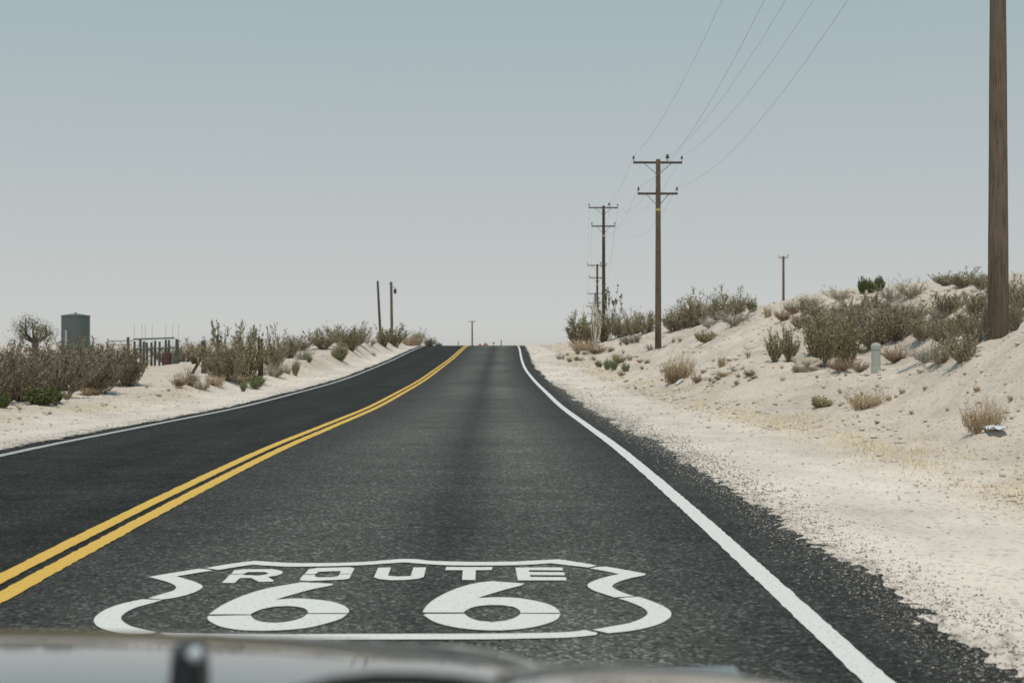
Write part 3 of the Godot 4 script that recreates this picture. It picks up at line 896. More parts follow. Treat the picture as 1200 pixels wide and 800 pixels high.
	for i in 22:
		var px := r.randf_range(5, 470)
		var lo: float = lerpf(500.0, 412.0, px / 470.0)
		stray.append([px, lo - r.randf() * lerpf(18.0, 5.0, px / 470.0), r.randf_range(4, 10), r.randf_range(3, 6), ["brown", "grey", "tan"][r.randi() % 3]])
	plants(stray, "dry_tuft", "tiny withered tuft on the sandy strip across the road", "dry tuft", "tiny withered tufts across the road")

func build_tree() -> void:
	# small crooked tree beside the water tank
	var p := at(40, 404, 62.0)
	p.y = ground_y(p.x, 62.0)
	var o := thing("desert_tree", "small crooked forked tree rising behind the thicket near the water tank", "tree", p)
	var sb := Bag.new()
	var k := 62.0 / FOCAL
	var top := EYE.y - p.y
	var bark := [Color(0.10, 0.09, 0.075)]
	var fork := Vector3(0, top + 3 * k, 0)
	sb.tube(PackedVector3Array([Vector3(0, -0.1, 0), Vector3(0.05, top * 0.5, 0.03), fork]), PackedFloat32Array([0.17, 0.14, 0.13]), 8, bark)
	part("trunk", sb.mesh(), M.stem, o)
	var lb := Bag.new()
	var fb := Bag.new()
	var r := RandomNumberGenerator.new()
	r.seed = 5
	for e in [[-6, 9, -14, 24], [7, 8, 12, 18], [-3, 10, -3, 27], [9, 7, 22, 15], [-9, 7, -20, 18], [3, 10, 5, 22], [-12, 12, -8, 30], [12, 10, 16, 22]]:
		var a := Vector3(e[0] * k, top + e[1] * k, (r.randf() - 0.5) * 0.5)
		var b := Vector3(e[2] * k, top + e[3] * k, (r.randf() - 0.5) * 1.2)
		var tipv := b + (b - a) * 0.3 + Vector3(0, -0.35 * absf(e[2]) * k - 0.1, 0)
		lb.tube(PackedVector3Array([fork, a, b, tipv]), PackedFloat32Array([0.09, 0.05, 0.022, 0.008]), 6, bark)
		for i in 340:
			var f := r.randf()
			var c := a.lerp(b, 0.5 + f * 0.8) if f < 0.6 else b.lerp(tipv, r.randf())
			c += Vector3(r.randfn(), r.randfn() - 0.3, r.randfn()) * 0.17
			var dirv := Vector3(r.randf() - 0.5, r.randf() - 0.7, r.randf() - 0.5).normalized()
			var sd := dirv.cross(Vector3(r.randf() - 0.5, r.randf() - 0.5, r.randf() - 0.5)).normalized() * 0.014
			var col := jitter([0.19, 0.185, 0.11], r, 0.35)
			fb.tri(c, c + dirv * 0.04 + sd, c + dirv * 0.08, col)
			fb.tri(c, c + dirv * 0.08, c + dirv * 0.04 - sd, col)
	part("limbs", lb.mesh(), M.stem, o)
	part("crown", fb.mesh(), M.plant, o)

# ------------------------------------------------------------------ poles and wires
func pole_tube(h: float, r0: float, r1: float, lean := Vector3.ZERO, tone := 1.0) -> ArrayMesh:
	# tapered pole with bark-side irregularity; uv runs round and up it
	var rows := 26
	var sides := 20
	var p := []
	var c := []
	var uv := []
	for i in rows + 1:
		var t := float(i) / rows
		var y := -0.4 + (h + 0.4) * t
		var row := []
		var cr := []
		var ur := []
		for k in sides + 1:
			var a := -TAU * k / sides
			var rad := lerpf(r0, r1, t) * (1.0 + 0.03 * n_fine.get_noise_3d(cos(a) * 2.0, y * 0.6, sin(a) * 2.0))
			row.append(Vector3(cos(a) * rad, y, sin(a) * rad) + lean * t)
			var dirt := 1.0 - 0.5 * smoothstep(1.0, 0.6, y + 0.7 * n_mid.get_noise_2d(cos(a) * 1.5 + 3.0, y * 0.8 + sin(a)))
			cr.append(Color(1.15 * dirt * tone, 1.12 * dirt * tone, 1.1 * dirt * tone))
			ur.append(Vector2(float(k) / sides * 0.6, y / 5.0))
		p.append(row); c.append(cr); uv.append(ur)
	var cap := []
	var cc := []
	var cu := []
	for k in sides + 1:
		cap.append(Vector3(0, h + r1 * 0.2, 0) + lean); cc.append(Color(0.8, 0.8, 0.8)); cu.append(Vector2(0, 0))
	p.append(cap); c.append(cc); uv.append(cu)
	return sheet(p, c, uv)

var ins_mesh: ArrayMesh
func insulator_mesh() -> ArrayMesh:
	if not ins_mesh:
		ins_mesh = lathe([Vector2(0.0, 0.28), Vector2(0.03, 0.27), Vector2(0.045, 0.24), Vector2(0.03, 0.2), Vector2(0.06, 0.18), Vector2(0.07, 0.12), Vector2(0.03, 0.11), Vector2(0.014, 0.1), Vector2(0.014, -0.02), Vector2(0.0, -0.02)], 10).mesh()
	return ins_mesh

# a two-arm power pole; returns the points its wires hang from
func power_pole(label: String, group: String, foot: Vector3, h: float, yaw_: float, arm_y: Array, r0 := 0.17, band := true, lean := Vector3.ZERO, taper := 0.68, tone := 1.0) -> Array:
	var o := thing("utility_pole", label, "utility pole", foot, group)
	o.rotation.y = yaw_
	part("pole", pole_tube(h, r0, r0 * taper, lean, tone), M.wood, o)
	var tops := []
	for i in arm_y.size():
		var a = arm_y[i]                       # [height, half width, insulator offsets]
		var y: float = a[0]
		var z := -(r0 * 0.8 + 0.06)
		var arm := Bag.new()
		add_box(arm, Vector3(a[1] * 2, 0.11, 0.09), Vector3(lean.x * y / h, y, z), Color(0.9, 0.88, 0.85))
		var armn := part("crossarm", arm.mesh(), M.old_wood, o)
		for s in [-1.0, 1.0]:
			var br := Bag.new()
			br.tube(PackedVector3Array([Vector3(s * a[1] * 0.55, y - 0.05, z + 0.03), Vector3(s * 0.06, y - 0.6, -r0 * 0.78)]), PackedFloat32Array([0.016, 0.016]), 6, [Color.WHITE])
			part("brace", br.mesh(), M.iron, o)
		for x in a[2]:
			var ins := part("insulator", insulator_mesh(), M.insulator, o)
			ins.position = Vector3(x + lean.x * y / h, y + 0.07, z)
			if i == 0 and x > 0.2 and x < 0.8: ins.scale = Vector3(1.7, 1.3, 1.7)
			tops.append(foot + Basis(Vector3.UP, yaw_) * Vector3(x + lean.x * y / h, y + 0.33, z))
	if band:
		var b := lathe([Vector2(r0 * 0.74, h - 2.62), Vector2(r0 * 0.8, h - 2.62), Vector2(r0 * 0.8, h - 2.5), Vector2(r0 * 0.74, h - 2.5)], 20).mesh()
		var bn := part("marker_band", b, M.band, o)
		bn.position = Vector3(lean.x * 0.75, 0, 0)
	return tops

func wire(a: Vector3, b: Vector3, sag: float, label: String, group: String) -> void:
	var pts := PackedVector3Array()
	var rad := PackedFloat32Array()
	for i in 33:
		var t := i / 32.0
		pts.append(a.lerp(b, t) - Vector3(0, 4.0 * sag * t * (1.0 - t), 0))
		rad.append(0.006)
	var g := Bag.new()
	g.tube(pts, rad, 5, [Color.WHITE])
	var o := part(numbered("power_line"), g.mesh(), M.wire, self)
	o.set_meta("label", label)
	o.set_meta("category", "power line")
	o.set_meta("group", group)

func build_poles() -> void:
	var up := [[0, 0], [0, 0]]
	var lines := "power poles along the right side of the road"
	# distances from the apparent length of their 2.5 m crossarms
	var spec := [[1170.5, 394.0, 20.0, 11.2, 0.148, "thick weathered wooden power pole standing on the near sandy mound"],
		[771.5, 413.0, 72.0, 0.0, 0.17, "brown wooden power pole with two crossarms standing on the open sandy slope"],
		[707.5, 372.0, 121.0, 0.0, 0.17, "dark power pole with two crossarms next uphill from the brown pole"],
		[700.0, 380.0, 182.0, 0.0, 0.17, "distant power pole showing two thin crossarms just over the crest bushes"],
		[697.5, 384.0, 238.0, 0.0, 0.16, "short-looking distant power pole behind the crest bushes, arms half hidden"],
		[694.0, 388.0, 300.0, 0.0, 0.16, "farthest power pole of the row, only its tip above the bushes"]]
	var tops_y := [0.0, 186.5, 241.0, 309.5, 343.0, 358.0]
	var tops := []
	# behind the camera: the next pole of the row, where the near wires end
	for i in spec.size():
		var s = spec[i]
		var foot := at(s[0], s[1], s[2])
		foot.y = ground_y(foot.x, s[2])
		var h: float = s[3]
		if i > 0:
			h = at(s[0], tops_y[i], s[2]).y - foot.y
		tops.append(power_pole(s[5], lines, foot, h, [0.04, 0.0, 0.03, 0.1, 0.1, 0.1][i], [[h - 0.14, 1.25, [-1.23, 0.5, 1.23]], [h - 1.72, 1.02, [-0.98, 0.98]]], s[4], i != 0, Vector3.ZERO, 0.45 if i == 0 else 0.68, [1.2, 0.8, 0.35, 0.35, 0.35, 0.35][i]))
	for i in tops.size() - 1:
		for k in 5:
			var from: String = ["thick near pole", "brown pole on the slope", "dark pole uphill", "first distant pole", "second distant pole"][i]
			var spot: String = ["roadside end of the upper arm", "middle of the upper arm", "hillward end of the upper arm", "roadside end of the lower arm", "hillward end of the lower arm"][k]
			wire(tops[i][k], tops[i + 1][k], [1.3, 1.5, 1.8, 1.6, 1.8][i] * (1.0 + 0.06 * k), "wire from the %s of the %s" % [spot, from], "power lines along the road")
	# bare poles on the left
	var p := at(447.0, 384.0, 150.0)
	p.y = ground_y(p.x, 150.0)
	var o := thing("utility_pole", "bare black leaning pole without arms above the left bank", "pole", p)
	part("pole", pole_tube(at(443.5, 329.0, 150.0).y - p.y, 0.15, 0.11, Vector3(-0.42, 0, 0)), M.old_wood, o)
	p = at(459.5, 384.0, 152.0)
	p.y = ground_y(p.x, 152.0)
	o = thing("utility_pole", "bare brown pole with a small hanging bracket above the left bank", "pole", p)
	var h2 := at(457.5, 330.0, 152.0).y - p.y
	part("pole", pole_tube(h2, 0.17, 0.13, Vector3(-0.12, 0, 0)), M.wood, o)
	var br := Bag.new()
	br.tube(PackedVector3Array([Vector3(-0.1, h2 - 0.5, 0), Vector3(0.25, h2 - 0.55, 0), Vector3(0.36, h2 - 0.75, 0), Vector3(0.33, h2 - 1.3, 0)]), PackedFloat32Array([0.025, 0.025, 0.025, 0.02]), 6, [Color.WHITE])
	br.tube(PackedVector3Array([Vector3(-0.1, h2 - 0.1, 0), Vector3(-0.42, h2 - 0.28, 0)]), PackedFloat32Array([0.025, 0.02]), 6, [Color.WHITE])
	part("bracket", br.mesh(), M.iron, o)
	var can := part("transformer", lathe([Vector2(0, 0.5), Vector2(0.13, 0.48), Vector2(0.15, 0.42), Vector2(0.15, 0.04), Vector2(0.12, 0), Vector2(0, 0)], 14).mesh(), M.iron, o)
	can.position = Vector3(0.3, h2 - 1.25, 0)
	# small far poles
	for e in [[553.3, 376.0, 440.0, "tiny far power pole standing above the crest at the double yellow line"], [918.5, 300.0, 215.0, "lone far power pole rising behind the right hill"]]:
		p = at(e[0], 404.0, e[2])
		p.y = ground_y(p.x, e[2])
		var hh: float = at(e[0], e[1], e[2]).y - p.y
		power_pole(e[3], "", p, hh, 0.0, [[hh - 0.2, 1.2 if e[2] > 300 else 0.75, [-0.7, 0.7]]], 0.3 if e[2] > 300 else 0.24, false)

# ------------------------------------------------------------------ small built things
func build_left_things() -> void:
	# water tank
	var d := 150.0
	var k := d / FOCAL
	var p := at(88, 404, d)
	p.y = ground_y(p.x, d)
	var top := at(88, 369.5, d).y - p.y
	var o := thing("water_tank", "dark green-grey steel water tank standing behind the thicket", "water tank", p)
	var rr := 16.2 * k
	part("shell", lathe([Vector2(rr, top), Vector2(rr + 0.03, top), Vector2(rr + 0.03, top - 0.1), Vector2(rr, top - 0.1), Vector2(rr, top * 0.66), Vector2(rr + 0.02, top * 0.655), Vector2(rr, top * 0.65), Vector2(rr, top * 0.33), Vector2(rr + 0.02, top * 0.325), Vector2(rr, top * 0.32), Vector2(rr, -0.3)], 48).mesh(), M.tank, o)
	part("roof", lathe([Vector2(0, top + 0.2), Vector2(rr * 0.25, top + 0.18), Vector2(rr + 0.02, top + 0.005)], 48).mesh(), M.tank, o)
	var vent := part("vent", lathe([Vector2(0, top + 0.36), Vector2(0.14, top + 0.33), Vector2(0.14, top + 0.15)], 12).mesh(), M.tank_pipe, o)
	var g := Bag.new()
	g.tube(PackedVector3Array([Vector3(-6.0 * k, -0.2, rr * 0.93 + 0.12), Vector3(-6.0 * k, top * 0.58, rr * 0.93 + 0.12), Vector3(-6.6 * k, top * 0.62, rr * 0.93 + 0.1)]), PackedFloat32Array([0.13, 0.13, 0.1]), 10, [Color.WHITE])
	part("standpipe", g.mesh(), M.tank_pipe, o)
	# corral
	d = 80.0
	k = d / FOCAL
	p = at(178, 404, d)
	p.y = ground_y(p.x, d)
	o = thing("corral", "old pipe corral with dark posts and tall thin rods beside the thicket", "corral", p)
	var base_y := p.y
	var r := RandomNumberGenerator.new()
	r.seed = 9
	for e in [[152, 395, 1], [159, 400, 0], [165, 398, 0], [168, 400, 0], [172, 401, 0], [177, 401, 0], [182, 399, 0], [188, 400, 0], [193, 398, 0], [198, 398, 0], [204, 397, 0], [206, 398, 2]]:
		var x: float = (e[0] - 178) * k
		var hh: float = at(e[0], e[1], d).y - base_y
		var b := Bag.new()
		var rad := 0.07 if e[2] == 0 else 0.085
		var zz: float = r.randf_range(-0.4, 0.4)
		b.tube(PackedVector3Array([Vector3(x, -0.2, zz), Vector3(x + r.randf_range(-0.03, 0.03), hh, zz)]), PackedFloat32Array([rad, rad * 0.9]), 8, [Color.WHITE])
		part("post", b.mesh(), M.rust if e[2] == 1 else M.rail, o)
	for yy in [397.5, 409.0]:
		var b := Bag.new()
		var y := at(178, yy, d).y - base_y
		b.tube(PackedVector3Array([Vector3(-20 * k, y, 0.45), Vector3(0, y + 0.03, 0.46), Vector3(28 * k, y + 0.08, 0.45)]), PackedFloat32Array([0.045, 0.045, 0.045]), 8, [Color.WHITE])
		part("rail", b.mesh(), M.rail, o)
	for yy in [399.5, 404.0]:
		var b := Bag.new()
		var y := at(178, yy, d).y - base_y
		b.tube(PackedVector3Array([Vector3(-50 * k, y, 0.3), Vector3(-22 * k, y + 0.02, 0.35)]), PackedFloat32Array([0.04, 0.04]), 8, [Color.WHITE])
		part("rail", b.mesh(), M.pale_rail, o)
	var endp := Bag.new()
	endp.tube(PackedVector3Array([Vector3(-50 * k, -0.2, 0.3), Vector3(-50 * k, 0.3 + at(178, 398, d).y - base_y - 0.25, 0.3)]), PackedFloat32Array([0.05, 0.05]), 8, [Color.WHITE])
	part("post", endp.mesh(), M.pale_rail, o)
	for e in [154, 163, 167, 175, 191, 199, 206]:
		var b := Bag.new()
		var x: float = (e - 178) * k
		b.tube(PackedVector3Array([Vector3(x, -0.2, -0.5), Vector3(x + 0.02, at(e, 379.5, d).y - base_y, -0.5)]), PackedFloat32Array([0.012, 0.009]), 6, [Color.WHITE])
		part("rod", b.mesh(), M.pale_rail, o)
	for e in [[195, 414, 0.27, M.rust, "barrel", "rusty barrel standing against the corral posts"], [205.5, 419, 0.2, M.rail, "barrel", "green barrel at the open end of the corral"]]:
		var bp := at(e[0], 404, d - 1.2)
		bp.y = ground_y(bp.x, d - 1.2)
		var hh: float = at(e[0], e[1], d - 1.2).y - bp.y
		var bo := part(numbered("barrel"), lathe([Vector2(0, hh), Vector2(e[2] * 0.94, hh), Vector2(e[2] * 0.96, hh + 0.02), Vector2(e[2], hh), Vector2(e[2], hh * 0.67), Vector2(e[2] + 0.02, hh * 0.65), Vector2(e[2], hh * 0.63), Vector2(e[2], hh * 0.35), Vector2(e[2] + 0.02, hh * 0.33), Vector2(e[2], hh * 0.31), Vector2(e[2], -0.05)], 20).mesh(), e[3], self)
		bo.position = bp
		bo.set_meta("label", e[5])
		bo.set_meta("category", "barrel")
	# fence posts
	for e in [[238, 431, 399, 44.0, "weathered brown fence post propped by a slanting brace", true], [255, 428, 398, 45.0, "plain weathered fence post among the olive bushes", false], [304.5, 431, 397, 41.0, "thin dark fence post standing uphill of the olive bushes", false]]:
		var fp := at(e[0], 404, e[3])
		fp.y = ground_y(fp.x, e[3])
		var fo := thing("fence_post", e[4], "fence post", fp, "")
		var hh: float = at(e[0], e[2], e[3]).y - fp.y
		var b := Bag.new()
		b.tube(PackedVector3Array([Vector3(0, -0.3, 0), Vector3(0.02, hh * 0.5, 0), Vector3(0.0, hh, 0)]), PackedFloat32Array([0.085, 0.075, 0.07]), 9, [Color.WHITE])
		part("post", b.mesh(), M.old_wood, fo)
		if e[5]:
			var c := Bag.new()
			c.tube(PackedVector3Array([Vector3(-0.4, -0.1, 0.1), Vector3(-0.02, hh * 0.55, 0.08)]), PackedFloat32Array([0.05, 0.045]), 8, [Color.WHITE])
			part("brace", c.mesh(), M.old_wood, fo)

func stone_mesh(seed_: int, rough: float) -> ArrayMesh:
	var s := SphereMesh.new()
	s.radial_segments = 7
	s.rings = 4
	s.radius = 0.5
	s.height = 1.0
	var a := s.get_mesh_arrays()
	var r := FastNoiseLite.new()
	r.seed = seed_
	r.frequency = 1.1
	var v: PackedVector3Array = a[Mesh.ARRAY_VERTEX]
	for i in v.size():
		v[i] *= 1.0 + rough * r.get_noise_3dv(v[i])
		v[i].y *= 0.72
	a[Mesh.ARRAY_VERTEX] = v
	var m := ArrayMesh.new()
	m.add_surface_from_arrays(Mesh.PRIMITIVE_TRIANGLES, a)
	var st := SurfaceTool.new()
	st.create_from(m, 0)
	st.deindex()
	st.set_smooth_group(-1)
	st.generate_normals()
	return st.commit()

func scatter(called: String, label: String, category: String, spots: Array, seed_: int) -> void:
	# spots: [position, size, colour]
	var mm := MultiMesh.new()
	mm.transform_format = MultiMesh.TRANSFORM_3D
	mm.use_colors = true
	mm.mesh = stone_mesh(seed_, 1.1)
	mm.instance_count = spots.size()
	var r := RandomNumberGenerator.new()
	r.seed = seed_
	for i in spots.size():
		var s = spots[i]
		var b := Basis.from_euler(Vector3(r.randf_range(-0.4, 0.4), r.randf() * TAU, r.randf_range(-0.4, 0.4))).scaled(Vector3(s[1] * r.randf_range(0.8, 1.3), s[1] * r.randf_range(0.7, 1.0), s[1] * r.randf_range(0.8, 1.3)))
		mm.set_instance_transform(i, Transform3D(b, s[0]))
		mm.set_instance_color(i, s[2])
	var o := MultiMeshInstance3D.new()
	o.name = numbered(called)
	o.multimesh = mm
	o.material_override = M.stone
	add_child(o)
	o.set_meta("label", label)
	o.set_meta("category", category)
	kind(o, "stuff")

func build_stones() -> void:
	var r := RandomNumberGenerator.new()
	r.seed = 41
	var spots := []
	# clods and pebbles on the right bank and shoulder
	for i in 26000:
		var d: float = 8.0 * pow(115.0 / 8.0, r.randf())
		var x := TOE - 0.6 + 9.0 * pow(r.randf(), 1.25) * clampf(d / 22.0, 0.45, 1.0)
		if r.randf() < 0.25: x = r.randf_range(right_line(d) + 0.7, TOE)
		if n_mid.get_noise_2d(x * 0.6, d * 0.3 + 90.0) + 0.5 * r.randf() < 0.1: continue
		var s: float = 0.012 + 0.085 * pow(r.randf(), 7.0)
		if x < TOE - 0.3: s *= 0.5
		s *= clampf(d / 22.0, 0.6, 1.6)
		var c := r.randf_range(0.85, 1.1)
		if r.randf() < 0.03: c *= 0.45
		spots.append([Vector3(x, ground_y(x, d) + s * 0.12, -d), s, Color(0.6 * c, 0.53 * c, 0.46 * c)])
	scatter("bank_pebbles", "pale pebbles and clods scattered over the sandy right bank", "pebbles", spots, 3)
	spots = []
	for i in 7000:
		var d: float = 12.0 * pow(100.0 / 12.0, r.randf())
		var x := -6.0 - 4.5 * pow(r.randf(), 1.3)
		var s: float = 0.015 + 0.06 * pow(r.randf(), 6.0)
		if x > -6.8: s *= 0.6
		var c := r.randf_range(0.7, 1.05)
		spots.append([Vector3(x, ground_y(x, d) + s * 0.12, -d), s, Color(0.6 * c, 0.53 * c, 0.46 * c)])
	scatter("verge_pebbles", "pale pebbles scattered over the sandy strip across the road", "pebbles", spots, 5)
	spots = []
	for i in 20000:
		var d: float = 4.5 * pow(45.0 / 4.5, r.randf())
		var x := right_line(d) + 0.5 + r.randfn() * 0.16 + absf(r.randfn()) * 0.12
		var s: float = (0.004 + 0.009 * pow(r.randf(), 3.0)) * clampf(d / 9.0, 0.9, 1.4)
		var c := r.randf_range(0.5, 1.8)
		spots.append([Vector3(x, maxf(ground_y(x, d), road_y(d)) + s * 0.15, -d), s, Color(0.25 * c, 0.235 * c, 0.21 * c)])
	scatter("tar_gravel", "dark tar gravel strewn along the ragged right asphalt edge", "gravel", spots, 7)
	spots = []
	for i in 2500:
		var d: float = 14.0 * pow(50.0 / 14.0, r.randf())
		var x := left_line(d) - 0.22 - absf(r.randfn()) * 0.22
		var s: float = (0.004 + 0.009 * pow(r.randf(), 3.0)) * clampf(d / 9.0, 0.9, 1.4)
		var c := r.randf_range(0.5, 1.8)
		spots.append([Vector3(x, maxf(ground_y(x, d), road_y(d)) + s * 0.15, -d), s, Color(0.25 * c, 0.235 * c, 0.21 * c)])
	scatter("tar_gravel", "dark tar gravel along the far asphalt edge across the road", "gravel", spots, 8)
	# withered grass at the foot of the right bank
	var g := Bag.new()
	for i in 9000:
		var d: float = 9.0 * pow(95.0 / 9.0, r.randf())
		var x := TOE + 0.25 + r.randfn() * 0.38
		if n_mid.get_noise_2d(x * 1.3, d * 0.4) + 0.4 * r.randf() < 0.02: continue
		var p := Vector3(x, ground_y(x, d) - 0.004, -d)
		var a := r.randf() * TAU
		var hgt := r.randf_range(0.02, 0.06)
		var tip := p + Vector3(cos(a) * hgt * 0.8, hgt, sin(a) * hgt * 0.8)
		var sd := Vector3(-sin(a), 0, cos(a)) * 0.004
		g.tri(p - sd, tip, p + sd, jitter([0.68, 0.56, 0.38], r, 0.2))
	var go := part("dry_grass", g.mesh(), M.plant, self)
	go.set_meta("label", "short withered yellow grass along the foot of the right bank")
	go.set_meta("category", "grass")
	kind(go, "stuff")

func boulder(called: String, label: String, px: float, py: float, w: float, h: float, seed_: int, col: Color) -> void:
	var p := on_ground(px, py)
	var k: float = -p.z / FOCAL
	var s := SphereMesh.new()
	s.radial_segments = 40
	s.rings = 22
	s.radius = 0.5
	s.height = 1.0
	var a := s.get_mesh_arrays()
	var f := FastNoiseLite.new()
	f.seed = seed_
	f.frequency = 1.7
	f.fractal_octaves = 5
	var v: PackedVector3Array = a[Mesh.ARRAY_VERTEX]
	for i in v.size():
		v[i] *= 1.0 + 0.95 * f.get_noise_3dv(v[i])
		v[i] = Vector3(v[i].x * w * k, (v[i].y + 0.25) * h * k * 1.3, v[i].z * w * k * 0.8)
	a[Mesh.ARRAY_VERTEX] = v
	var m := ArrayMesh.new()
	m.add_surface_from_arrays(Mesh.PRIMITIVE_TRIANGLES, a)
	var st := SurfaceTool.new()
	st.create_from(m, 0)
	st.generate_normals()
	var o := part(numbered(called), st.commit(), plain(col, 1.0), self)
	o.position = p
	o.set_meta("label", label)
	o.set_meta("category", "rock")

func build_right_things() -> void:
	boulder("boulder", "pale sandy boulder in front of the big dark bushes", 945, 434, 34, 16, 3, Color(0.40, 0.345, 0.28))
	boulder("rock", "small white rock at the crest under the bleached shrub", 684, 410, 5, 4, 5, Color(0.6, 0.58, 0.54))
	boulder("rock", "small white rock on the bank between two dark bushes across the road", 432, 406, 5, 3.5, 6, Color(0.62, 0.6, 0.56))
	boulder("rock", "small dark stone lying on the open right shoulder", 745, 456, 3.4, 2.4, 7, Color(0.08, 0.075, 0.07))
	boulder("rock", "pale round stone at the foot of the bank on the yellow grass", 831, 479, 5.5, 4, 8, Color(0.55, 0.53, 0.5))
	# utility pedestal
	var p := on_ground(1027, 437)
	var k: float = -p.z / FOCAL
	var o := thing("utility_pedestal", "pale green utility marker post beside the big dark bushes", "marker post", p)
	var w := 5.6 * k
	var hh := 36.0 * k
	var b := lathe([Vector2(0, hh), Vector2(w * 0.85, hh - 0.02), Vector2(w * 1.05, hh - 0.06), Vector2(w * 1.05, hh * 0.78), Vector2(w * 0.95, hh * 0.77)], 22)
	part("cap", b.mesh(), M.pedestal, o)
	part("body", lathe([Vector2(w * 0.94, hh * 0.78), Vector2(w * 0.94, 0.1), Vector2(w * 1.0, 0.08), Vector2(w * 1.0, -0.15)], 22).mesh(), M.pedestal, o)
	# litter
	p = on_ground(1167, 505)
	k = -p.z / FOCAL
	var pts := []
	for i in 9:
		var row := []
		for j in 9:
			var u := i / 8.0 - 0.5
			var v := j / 8.0 - 0.5
			row.append(Vector3(v * 22 * k, 0.012 + 0.05 * (0.5 + n_fine.get_noise_2d(i * 0.9, j * 0.9)), u * 0.2 + 0.03 * n_mid.get_noise_2d(i * 1.0, j * 2.0)))
		pts.append(row)
	o = part(numbered("plastic_scrap"), sheet(pts, null), M.plastic, self)
	o.position = p
	o.set_meta("label", "crumpled white plastic scrap lying on the near sandy bank")
	o.set_meta("category", "litter")
	p = on_ground(792, 452)
	var q := on_ground(800, 447)
	var g := Bag.new()
	g.tube(PackedVector3Array([Vector3(0, 0.03, 0), (q - p) * 0.5 + Vector3(0, 0.05, 0), q - p + Vector3(0, 0.05, 0)]), PackedFloat32Array([0.035, 0.04, 0.03]), 8, [Color.WHITE])
	o = part(numbered("pipe"), g.mesh(), M.plastic, self)
	o.position = p
	o.set_meta("label", "short pale pipe lying under the fan of rusty brush")
	o.set_meta("category", "pipe")
	p = on_ground(70, 468)
	o = part(numbered("bucket"), lathe([Vector2(0.0, 0.02), Vector2(0.1, 0.02), Vector2(0.14, 0.16), Vector2(0.15, 0.16), Vector2(0.11, -0.03), Vector2(0.0, -0.03)], 16).mesh(), M.plastic, self)
	o.position = p
	o.set_meta("label", "small whitish pail beside the low dark green clumps")
	o.set_meta("category", "pail")

func build_far_signs() -> void:
	var specs := [[537.0, 399.5, 138.0, 0.05, 0.0, "orange", "orange marker stake beside the road just over the crest", "marker stake"],
		[562.5, 402.3, 165.0, 0.3, 0.22, "red_sign", "lower of two reddish road signs peeping over the crest", "road sign"],
		[569.0, 401.3, 160.0, 0.42, 0.3, "red_sign", "higher of two reddish road signs peeping over the crest", "road sign"],
		[578.5, 401.0, 170.0, 0.3, 0.14, "grey_sign", "small dark sign peeping over the crest beside the red signs", "road sign"],
		[587.3, 398.6, 150.0, 0.07, 0.0, "grey_sign", "thin dark post peeping over the crest", "post"]]
	for s in specs:
		var p := at(s[0], 404.0, s[2])
		p.y = ground_y(p.x, s[2])
		var h: float = at(s[0], s[1], s[2]).y - p.y
		var o := thing("road_sign" if s[4] > 0 else "marker_post", s[6], s[7], p)
		var b := Bag.new()
		var rad: float = 0.035 if s[4] > 0 else s[3] * 0.75
		b.tube(PackedVector3Array([Vector3(0, -0.2, 0), Vector3(0, h - s[4] * 0.5, 0)]), PackedFloat32Array([rad, rad]), 8, [Color.WHITE])
		part("post", b.mesh(), M.iron if s[4] > 0 else M[s[5]], o)
		if s[4] > 0:
			var c := Bag.new()
			if s[5] == "red_sign":
				# diamond plate
				add_box(c, Vector3(s[3] * 1.1, s[3] * 1.1, 0.03), Vector3(0, h - s[3] * 0.72, 0.06), Color.WHITE, Basis(Vector3.BACK, PI / 4))
			else:
				add_box(c, Vector3(s[3] * 0.85, s[4], 0.03), Vector3(0, h - s[4] * 0.5, 0.06))
			part("plate", c.mesh(), M[s[5]], o)

# ------------------------------------------------------------------ the car
const CX := -0.5
func hood_y(x: float, d: float) -> float:
	var u := absf(x - CX)
	var y := 0.96 - pow(maxf(d - 0.9, 0.0), 2.0) / 6.0 - 0.02 * pow(maxf(0.9 - d, 0.0), 2.0)
	y -= u * u / 12.0
	y -= 1.6 * pow(maxf(0.0, u - 0.46), 2.0)
	y -= 1.2 * pow(maxf(0.0, d - 1.75), 2.0)
	return y

func fender_y(u: float, d: float) -> float:
	# u is the distance from the car's middle line
	var y := 0.993 - pow(maxf(d - 0.7, 0.0), 2.0) / 4.0
	y -= pow(maxf(0.0, u - 0.57), 2.0) / 1.66
	y -= 0.9 * pow(maxf(0.0, 0.54 - u), 2.0)
	y -= 2.5 * pow(maxf(0.0, u - 0.78), 2.0)
	return y

